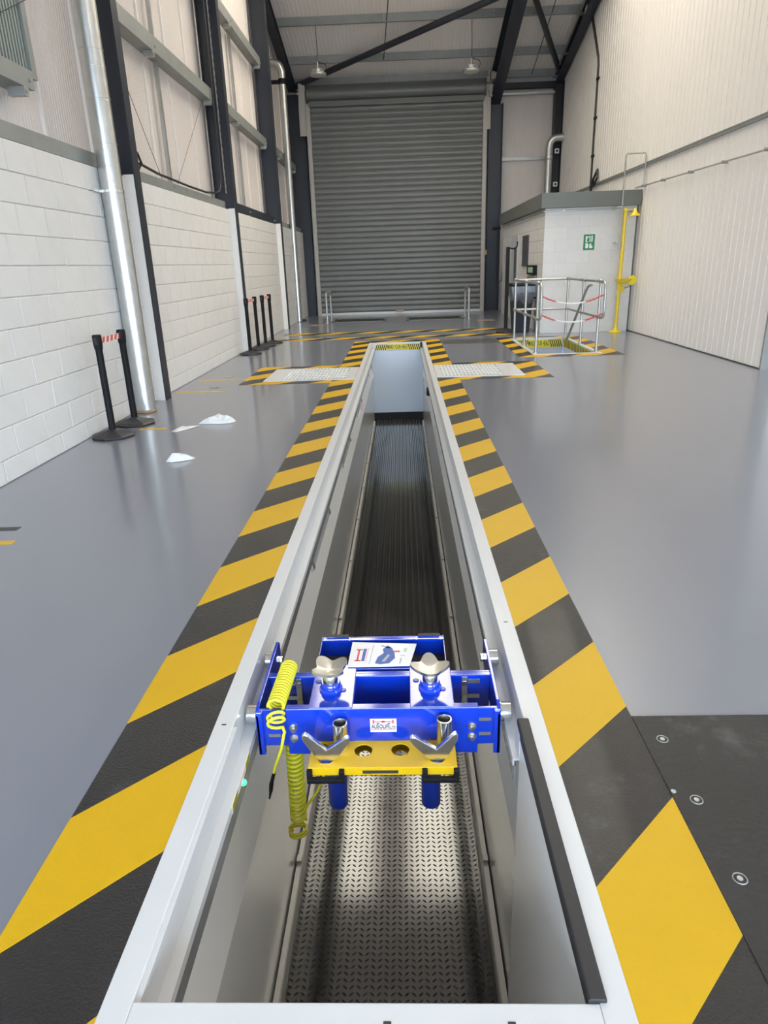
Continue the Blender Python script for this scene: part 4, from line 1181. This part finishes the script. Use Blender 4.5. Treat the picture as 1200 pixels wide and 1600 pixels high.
for j, (zz, gr) in enumerate(((.93, .012), (.82, .02), (.72, .014), (.62, .004))):
    f_ = (zz) / .94
    hx0, hx1, hy0, hy1 = 2.36 - .07 * f_ - gr, 2.68 + .07 * f_ + gr, 14.78 - .06 * f_ - gr, 15.14 + .06 * f_ + gr
    ring = [(hx0 + (hx1 - hx0) * i / 6, hy0) for i in range(6)] + [(hx1, hy0 + (hy1 - hy0) * i / 6) for i in range(6)] + [(hx1 - (hx1 - hx0) * i / 6, hy1) for i in range(6)] + [(hx0, hy1 - (hy1 - hy0) * i / 6) for i in range(6)]
    for i, (a, b) in enumerate(ring): vs.append((a + random.uniform(-.008, .008), b + random.uniform(-.008, .008), zz + (random.uniform(-.05, .05) if j == 3 else 0)))
for j in range(3):
    for i in range(24): fs.append((j * 24 + i, j * 24 + (i + 1) % 24, (j + 1) * 24 + (i + 1) % 24, (j + 1) * 24 + i))
MB().add(vs, fs).build('liner_bag', 'bag_grey', t, smooth=80)

# ================================================================== BELT POSTS
def belt_post(label, x, y, h, group, slim=False):
    t = thing('belt_post', label, 'belt post', (x, y, 0), group)
    n = 8
    a0 = math.pi / 8
    vs, fs = [], []
    for r, z in ((.20, 0), (.205, .016), (.175, .03), (.06, .062), (.045, .07)):
        for i in range(n): vs.append((x + r * math.cos(2 * math.pi * (i + .5) / n + a0), y + r * math.sin(2 * math.pi * (i + .5) / n + a0), z))
    for j in range(4):
        for i in range(n): fs.append((j * n + i, j * n + (i + 1) % n, (j + 1) * n + (i + 1) % n, (j + 1) * n + i))
    fs.append(tuple(range(n))[::-1]); fs.append(tuple(range(4 * n, 5 * n)))
    MB().add(vs, fs).build('base', 'black_rubber', t, bevel=.004)
    MB().cyl((x, y, .06), (x, y, h - .05), .0315, 18).build('pole', 'black_plastic', t, smooth=40)
    hd = MB().lathe([(.033, h - .13), (.036, h - .125), (.04, h - .08), (.041, h - .01), (.036, h), (.01, h)], (x, y, 0), 16).build('head', 'black_plastic', t, smooth=40)
    MB().box(x - .012, x + .012, y - .046, y - .034, h - .085, h - .02).build('belt_slot', 'dark_steel', hd)
    return t
belt_post('nearer of the two front belt posts by the large duct', -2.742, 6.13, .93, 'black belt posts')
belt_post('front belt post standing right before the large duct foot', -2.735, 6.66, .93, 'black belt posts')
for x, y, lab in ((-2.742, 12.28, 'first black belt post of the four by the second column'), (-2.735, 12.99, 'second black belt post of the four by the second column'), (-2.70, 13.52, 'third black belt post of the four by the second column'), (-2.66, 14.05, 'fourth black belt post, farthest of the four by the second column')):
    belt_post(lab, x, y, .96, 'black belt posts')
def belt(label, p0, p1, n, h=.05):
    p0, p1 = Vector(p0), Vector(p1)
    t = thing('barrier_belt', label, 'belt', p0.lerp(p1, .5))
    d = (p1 - p0).normalized(); nn = Vector((d.y, -d.x, 0)) * .001
    up = Vector((0, 0, h / 2))
    def strip(a, b, sh0, sh1, m, nm, off):
        q = [p0.lerp(p1, a) - up, p0.lerp(p1, b) - up, p0.lerp(p1, b + sh1) + up, p0.lerp(p1, a + sh0) + up]
        q2 = [v + nn * off for v in q] + [v - nn * off for v in q]
        MB().add(q2, [(0, 1, 2, 3), (7, 6, 5, 4), (0, 4, 5, 1), (1, 5, 6, 2), (2, 6, 7, 3), (3, 7, 4, 0)]).build(nm, m, t)
    strip(0, 1, 0, 0, 'belt_red', 'webbing', 1)
    for i in range(n):
        a = (i + .15) / n
        strip(a, a + .42 / n, .3 / n, .3 / n, 'belt_white', 'belt_stripe', 1.6)
belt('red and white striped belt stretched between the two nearer posts', (-2.74, 6.165, .875), (-2.738, 6.62, .875), 5)
belt('red belt between the first two of the four far posts', (-2.742, 12.32, .905), (-2.737, 12.95, .905), 4)
belt('dark red belt end between the third and fourth far posts', (-2.698, 13.56, .905), (-2.663, 14.01, .905), 4)

# ================================================================== DUCTS AND PIPES
def duct(label, x, y, r, z1, rings, loc=None):
    t = thing('air_duct', label, 'duct', (x, y, 0))
    prof = [(r, .02)]
    MB().lathe([(r * .93, .0), (r * 1.02, .005), (r * 1.02, .03), (r, .032)], (x, y, 0), 28).build('foot_ring', 'timber', t, smooth=40)
    segs = [.03] + rings + [z1]
    for a, b in zip(segs, segs[1:]):
        MB().lathe([(r, a), (r, b)], (x, y, 0), 36).build('section', 'duct_galv', t, smooth=40)
        MB().lathe([(r + .001, b - .006), (r + .004, b - .005), (r + .004, b + .005), (r + .001, b + .006)], (x, y, 0), 36).build('joint_ring', 'duct_galv', t, smooth=30)
    return t
t = duct('large silver spiral duct standing against the left wall', -2.842, 7.28, .106, 8.6, [.26, .52, 1.02, 2.22, 2.62, 3.0, 3.4, 3.9, 5.2, 6.6])
zz = .6
while zz < 3.9:      # fine spiral seams
    MB().lathe([(.1062, zz - .003), (.1072, zz - .001), (.1072, zz + .001), (.1062, zz + .003)], (-2.842, 7.28, 0), 30).build('seam', 'duct_galv', t, smooth=30)
    zz += .14
MB().box(-2.96, -2.93, 7.05, 7.28, 2.19, 2.215).lathe([(.107, 2.19), (.110, 2.19), (.110, 2.22), (.107, 2.22)], (-2.842, 7.28, 0), 28).build('wall_strap', 'zinc', t)
MB().box(-2.985, -2.955, 7.0, 7.06, 2.185, 2.225).build('strap_bolt', 'black_plastic', t)
def bend(c0, c1, s, n=8): return rnd(c0, c1, s, n)
t = thing('vent_pipe', 'thin silver pipe with an elbow at the top near the shutter', 'pipe', (-2.86, 19.58, 0))
MB().cyl((-2.90, 19.58, .01), (-2.90, 19.58, 6.02), .085, 24).build('riser', 'duct_galv', t, smooth=40)
MB().tube(bend((-2.90, 19.58, 6.0), (-3.12, 19.58, 6.26), (-2.90, 19.58, 6.26)) + [Vector((-3.3, 19.58, 6.26))], .09, 20).build('elbow', 'duct_galv', t, smooth=50)
for zz in (.78, 2.35, 3.55): MB().lathe([(.086, zz), (.090, zz), (.090, zz + .03), (.086, zz + .03)], (-2.90, 19.58, 0), 24).build('joint_ring', 'duct_galv', t, smooth=50)
MB().lathe([(.086, 5.78), (.10, 5.79), (.10, 5.9), (.086, 5.91)], (-2.90, 19.58, 0), 24).box(-3.18, -2.97, 19.54, 19.62, 5.8, 5.88).build('clamp', 'black_plastic', t)
MB().box(-2.87, -2.75, 19.72, 19.95, 0, .04).build('foot_block', 'black_rubber', t, bevel=.008)
t = thing('vent_pipe', 'silver pipe with an elbow rising behind the control room roof', 'pipe', (4.27, 21.6, 2.6))
MB().cyl((4.27, 21.6, 2.6), (4.27, 21.6, 4.4), .10, 20).build('riser', 'duct_galv', t, smooth=40)
MB().tube(bend((4.27, 21.6, 4.38), (4.52, 21.6, 4.66), (4.27, 21.6, 4.66)) + [Vector((4.66, 21.6, 4.66))], .10, 18).build('elbow', 'duct_galv', t, smooth=50)
MB().lathe([(.101, 4.1), (.11, 4.11), (.11, 4.2), (.101, 4.21)], (4.27, 21.6, 0), 20).build('joint_ring', 'duct_galv', t, smooth=50)
for zz, lab in ((3.42, 'lower small square white box on the dark corner column'), (4.28, 'upper small square white box on the dark corner column')):
    t = thing('junction_box', lab, 'junction box', (4.5, 21.75, zz), 'boxes on the corner column')
    MB().box(4.46, 4.58, 21.72, 21.79, zz, zz + .12).build('case', 'label_white', t, bevel=.006)
    MB().cyl((4.52, 21.72, zz + .06), (4.52, 21.705, zz + .06), .03, 12).build('socket', 'black_plastic', t)

# conduit and cables on the right wall
t = thing('wall_conduit', 'long thin grey conduit running along the ribbed white wall', 'conduit', (WR_X - .06, 11.8, 2.64))
MB().cyl((WR_X - .07, WR0 + .02, 2.64), (WR_X - .07, 14.6, 2.69), .012, 8).build('pipe', 'galv', t, smooth=40)
for yy in (9.6, 10.8, 12.0, 13.2, 14.2):
    MB().box(WR_X - .085, WR_X + .0, yy - .008, yy + .008, 2.622 + (yy - 9) * .009, 2.662 + (yy - 9) * .009).build('clip', 'galv_dull', t)
t = thing('wall_cable', 'black cable running down the ribbed white wall from the roof', 'cable', (WR_X - .03, 18.3, 2.64))
MB().tube([(WR_X - .06, 19.1, 7.02), (WR_X - .05, 18.95, 6.7), (WR_X - .03, 18.25, 5.75), (WR_X - .03, 18.2, 5.6), (WR_X - .03, 18.17, 3.1), (WR_X - .03, 18.17, 2.64)], .03, 8).build('sheath', 'black_rubber', t, smooth=40)
MB().tube([(WR_X - .06, 18.1, 2.64), (WR_X - .06, 18.05, 2.95), (WR_X - .06, 17.85, 3.2), (WR_X - .06, 17.55, 3.36), (WR_X - .06, 17.5, 3.2), (WR_X - .06, 17.75, 3.08), (WR_X - .06, 18.0, 3.05)], .028, 8).build('loop', 'black_rubber', t, smooth=40)
for zz in (3.7, 4.5, 5.3): MB().box(WR_X - .06, WR_X, 18.1, 18.24, zz, zz + .05).build('clip', 'black_plastic', t)
MB().box(4.48, 4.64, 19.05, 19.22, 6.9, 7.06).build('junction_box', 'label_white', label='pale junction box at the top of the black cable', cat='junction box', at=(4.56, 19.1, 6.9), bevel=.008)
MB().tube([(-3.0, 8.15, 2.60), (-2.99, 8.6, 2.62), (-2.99, 9.2, 2.585), (-2.99, 10.5, 2.57), (-2.99, 11.4, 2.575), (-2.985, 12.0, 2.62)] + rnd((-2.985, 12.05, 2.63), (-2.985, 12.42, 3.0), (-2.985, 12.4, 2.65)) + [Vector((-2.985, 12.43, 4.2)), Vector((-2.985, 12.45, 6.4))], .016, 8).build('wall_cable', 'black_rubber', smooth=40, label='black cable curving along the wall top up to the second column', cat='cable', at=(-2.99, 10, 2.58))
MB().tube([(-3.0, 8.25, 2.56), (-2.97, 8.35, 2.70), (-2.97, 8.5, 2.72), (-2.97, 8.6, 2.62), (-2.98, 8.5, 2.55)], .014, 8).build('wall_cable', 'black_rubber', smooth=40, label='small loop of black cable on the wall top beside the first column', cat='cable', at=(-2.97, 8.4, 2.56))
t = thing('perforated_strip', 'pale perforated metal strip running up beside the second column', 'metal strip', (-2.95, 12.55, 2.7))
MB().box(-2.955, -2.945, 12.52, 12.58, 2.66, 7.3).build('strip', 'galv', t)
hole = MB().box(-.002, .002, -.012, .012, 0, .05).mesh('hole')
zz = 2.7
while zz < 6.4:
    inst(hole, 'hole', 'dark_steel', t, (-2.9445, 12.55, zz)); zz += .11
MB().tube([(2.9, 21.5, 2.3), (2.86, 21.5, 1.1), (2.85, 21.5, .95), (2.90, 21.45, .82), (3.0, 21.4, .9), (3.02, 21.4, 1.3)], .012, 7).build('hanging_cable', 'black_rubber', smooth=40, label='thin black cable hanging in a loop right of the shutter column', cat='cable', at=(2.9, 21.5, .9))
MB().box(2.7, 2.92, 21.3, 21.55, 2.30, 2.36).build('wall_bracket', 'black_plastic', label='small black bracket at the left end of the control room roof', cat='bracket', at=(2.8, 21.4, 2.3))

# ================================================================== ROLLER SHUTTER
sh = thing('door_2', 'closed grey roller shutter door filling the far wall', None, (-.07, 21.75, 0), kind='structure')
GX0, GX1, SYF = -2.50, 2.40, 21.72
pitch = .152
n = 38
prof = []
for i in range(9):
    k = i / 8
    prof.append((-.026 * math.sin(math.pi * k) ** .8, k * (pitch - .016)))
prof += [(.004, pitch - .014), (.004, pitch)]
vs, fs = [], []
for (d_, z_) in prof: vs += [(GX0, d_, z_), (GX1, d_, z_)]
for i in range(len(prof) - 1): fs.append((2 * i, 2 * i + 1, 2 * i + 3, 2 * i + 2))
slat = MB().add(vs, fs).mesh('slat'); shade(slat, 50)
for i in range(n - 1):
    inst(slat, 'slat', 'shutter_grey', sh, (0, SYF, .075 + i * pitch))
MB().box(GX0, GX1, SYF + .01, SYF + .02, .0, 5.9).build('curtain_back', 'shutter_grey', sh)
MB().box(GX0, GX1, SYF - .05, SYF + .01, .002, .075).build('bottom_bar', 'white_steel', sh, bevel=.004)
MB().box(-.2, .05, SYF - .09, SYF - .05, .06, .12).build('bar_handle', 'timber', sh, bevel=.006)
for X0, X1, nm in ((GX0 - .10, GX0 + .01, 'l'), (GX1 - .01, GX1 + .10, 'r')):
    MB().box(X0, X1, SYF - .09, SYF + .06, 0, 5.75).build('guide', 'shutter_guide', sh, bevel=.004)
for X0, X1 in ((GX0 - .30, GX0 - .10), (GX1 + .06, GX1 + .2)):
    MB().prism([(X0, 4.95), (X1, 4.95), (X1, 5.9), (X1, 6.25), (X0 + .02, 6.25), (X0, 5.6)], 'y', SYF - .06, SYF - .04).build('end_bracket', 'shutter_guide', sh)
roll = MB()
pr = []
for i in range(25):
    a = -math.pi * .62 + i / 24 * math.pi * 1.2
    pr.append((21.9 - .30 * math.cos(a), 6.0 + .24 * math.sin(a)))
roll.prism(pr, 'x', GX0 - .06, GX1 + .04)
roll.build('coil', 'shutter_grey', sh, smooth=30)
MB().box(GX0 - .02, GX1 + .02, SYF - .10, SYF + .2, 5.66, 5.80).build('bottom_lip', 'fascia_grey', sh, bevel=.01)
MB().cyl((GX0 - .36, 21.85, 6.05), (GX0 - .02, 21.85, 6.05), .055, 14).lathe([(.10, GX0 - .22), (.10, GX0 - .18)], (0, 21.85, 6.05), 16, 'x').build('barrel_end', 'zinc', sh, smooth=40)
mo = thing('shutter_motor', 'pale geared motor at the top right corner of the roller shutter', 'motor', (2.58, 21.6, 6.0))
MB().cyl((2.46, 21.62, 6.02), (2.60, 21.62, 6.02), .07, 14).build('gearbox', 'shutter_guide', mo, smooth=40)
MB().cyl((2.62, 21.45, 6.22), (2.66, 21.75, 6.16), .10, 16).cyl((2.618, 21.44, 6.22), (2.62, 21.45, 6.22), .06, 16).build('motor_body', 'shutter_guide', mo, smooth=40)
MB().cyl((2.60, 21.5, 6.0), (2.58, 21.5, 5.72), .05, 12).box(2.52, 2.68, 21.5, 21.6, 5.85, 5.98).build('brake_unit', 'shutter_guide', mo, smooth=40)
MB().box(2.5, 2.58, 21.44, 21.56, 6.22, 6.34).build('terminal_box', 'shutter_guide', mo, bevel=.01)
MB().cyl((2.55, 21.43, 6.3), (2.55, 21.44, 6.08), .012, 6).build('chain_wheel', 'dark_steel', mo)
MB().box(2.50, 2.56, SYF - .13, SYF - .09, 1.62, 1.76).build('warning_tag', 'timber', label='small brown tag on the right shutter guide', cat='tag', at=(2.53, SYF - .1, 1.62))

# ================================================================== ROLLER BEDS AND HOOPS BEFORE THE SHUTTER
def roller_bed(label, x0, x1):
    t = thing('brake_roller_bed', label, 'roller bed', ((x0 + x1) / 2, 19.5, -.2), 'roller beds before the shutter')
    y0, y1 = 18.9, 20.1
    MB().box(x0, x1, y0, y0 + .06, -.1, .012).box(x0, x1, y1 - .06, y1, -.1, .012).box(x0, x0 + .05, y0, y1, -.1, .012).box(x1 - .05, x1, y0, y1, -.1, .012).build('frame', 'fascia_grey', t, bevel=.003)
    MB().box(x0 + .05, x1 - .05, y0 + .06, y1 - .06, -.24, -.22).build('tray', 'drain_dark', t)
    for yy in (19.2, 19.75): MB().cyl((x0 + .06, yy, -.095), (x1 - .06, yy, -.095), .11, 18).build('roller', 'drain_dark', t, smooth=40)
    MB().box(x0 + .05, x1 - .05, 19.42, 19.54, -.04, .004).build('centre_plate', 'drain_dark', t)
roller_bed('left set of dark floor rollers in front of the shutter', -1.93, -.45)
roller_bed('right set of dark floor rollers in front of the shutter', .12, 1.66)
def hoop(label, x):
    t = thing('hoop_barrier', label, 'barrier', (x, 19.3, 0), 'steel hoops before the shutter')
    pts = [Vector((x, 18.75, .01))] + rnd((x, 18.75, .66), (x, 18.87, .78), (x, 18.75, .78)) + rnd((x, 19.75, .78), (x, 19.87, .66), (x, 19.87, .78)) + [Vector((x, 19.87, .01))]
    MB().tube(pts, .03, 12).build('tube', 'galv', t, smooth=40)
    for yy in (18.75, 19.87): MB().lathe([(.07, 0), (.07, .012), (.034, .014)], (x, yy, 0), 14).build('flange', 'galv', t)
hoop('silver hoop barrier before the left end of the shutter', -2.02)
hoop('silver hoop barrier before the right end of the shutter', 1.78)

# ================================================================== HIGH-BAY LAMPS
def high_bay(label, x, y, z):
    t = thing('high_bay_lamp', label, 'lamp', (x, y, z), 'high-bay lamps on wires')
    MB().lathe([(.20, .0), (.207, .01), (.207, .045), (.195, .055), (.13, .06)], (x, y, z), 28).build('reflector', 'galv', t, smooth=25)
    MB().lathe([(.19, -.004), (.19, .0), (.15, .002)], (x, y, z), 28).build('glass', 'lamp_glass', t, smooth=40)
    hsn = MB().lathe([(.13, .058), (.13, .13), (.12, .14), (.05, .15)], (x, y, z), 24).build('heat_sink', 'galv', t, smooth=25)
    for i in range(12):
        a = 2 * math.pi * i / 12
        mf = MB(); mf.m = Matrix.Translation((x, y, z)) @ Matrix.Rotation(a, 4, 'Z')
        mf.box(-.004, .004, .128, .155, .062, .125).build('fin', 'galv_dull', hsn)
    MB().cyl((x, y, z + .15), (x, y, z + .3), .015, 8).build('stem', 'galv', t)
    zt = roof_z(19.42) - .2
    MB().tube([(x, y, z + .28), (x + .01, y, z + .6), (x, y, zt)], .008, 6).build('wire', 'black_rubber', t)
    MB().tube([(x + .02, y, z + .30), (x + .12, y, z + .26), (x + .2, y, z + .24), (x + .22, y, z + .16), (x + .17, y, z + .10)], .009, 6).build('flex', 'black_rubber', t)
    return t
high_bay('round high-bay lamp hanging over the left side of the shutter', -1.97, 19.40, 5.90)
high_bay('round high-bay lamp hanging over the right side of the shutter', 1.83, 19.40, 5.84)

# ================================================================== CRUMPLED TISSUES ON THE FLOOR
def tissue(label, pts, hmax, seed):
    rnd_ = random.Random(seed)
    cx = sum(p[0] for p in pts) / len(pts); cy = sum(p[1] for p in pts) / len(pts)
    vs, fs = [], []
    n = len(pts)
    hmax *= 1.5
    for k, (sc, h) in enumerate(((1, .002), (.75, .5), (.45, .9), (.15, .8))):
        for (px, py) in pts:
            vs.append((cx + (px - cx) * sc + rnd_.uniform(-.012, .012) * (k > 0), cy + (py - cy) * sc + rnd_.uniform(-.012, .012) * (k > 0), .003 + h * hmax * (rnd_.uniform(.4, 1.2) if k else .02)))
    for j in range(3):
        for i in range(n): fs.append((j * n + i, j * n + (i + 1) % n, (j + 1) * n + (i + 1) % n, (j + 1) * n + i))
    fs.append(tuple(range(3 * n, 4 * n)))
    fs.append(tuple(range(n))[::-1])
    MB().add(vs, fs).build('crumpled_tissue', 'tissue', at=(cx, cy, 0), label=label, cat='tissue', group='crumpled tissues on the floor')
tissue('crumpled white tissue lying farthest from the belt posts', [(-2.06, 6.57), (-1.98, 6.68), (-1.90, 6.70), (-1.80, 6.64), (-1.72, 6.70), (-1.70, 6.64), (-1.74, 6.56), (-1.86, 6.54), (-1.98, 6.55)], .05, 3)
tissue('long thin white tissue by the short yellow line', [(-2.24, 6.26), (-2.20, 6.40), (-2.12, 6.47), (-2.02, 6.50), (-2.06, 6.42), (-2.12, 6.30), (-2.18, 6.22)], .015, 5)
tissue('small crumpled white tissue nearest the camera', [(-1.93, 5.18), (-1.90, 5.27), (-1.84, 5.33), (-1.78, 5.30), (-1.72, 5.29), (-1.72, 5.24), (-1.80, 5.19), (-1.88, 5.16)], .04, 9)
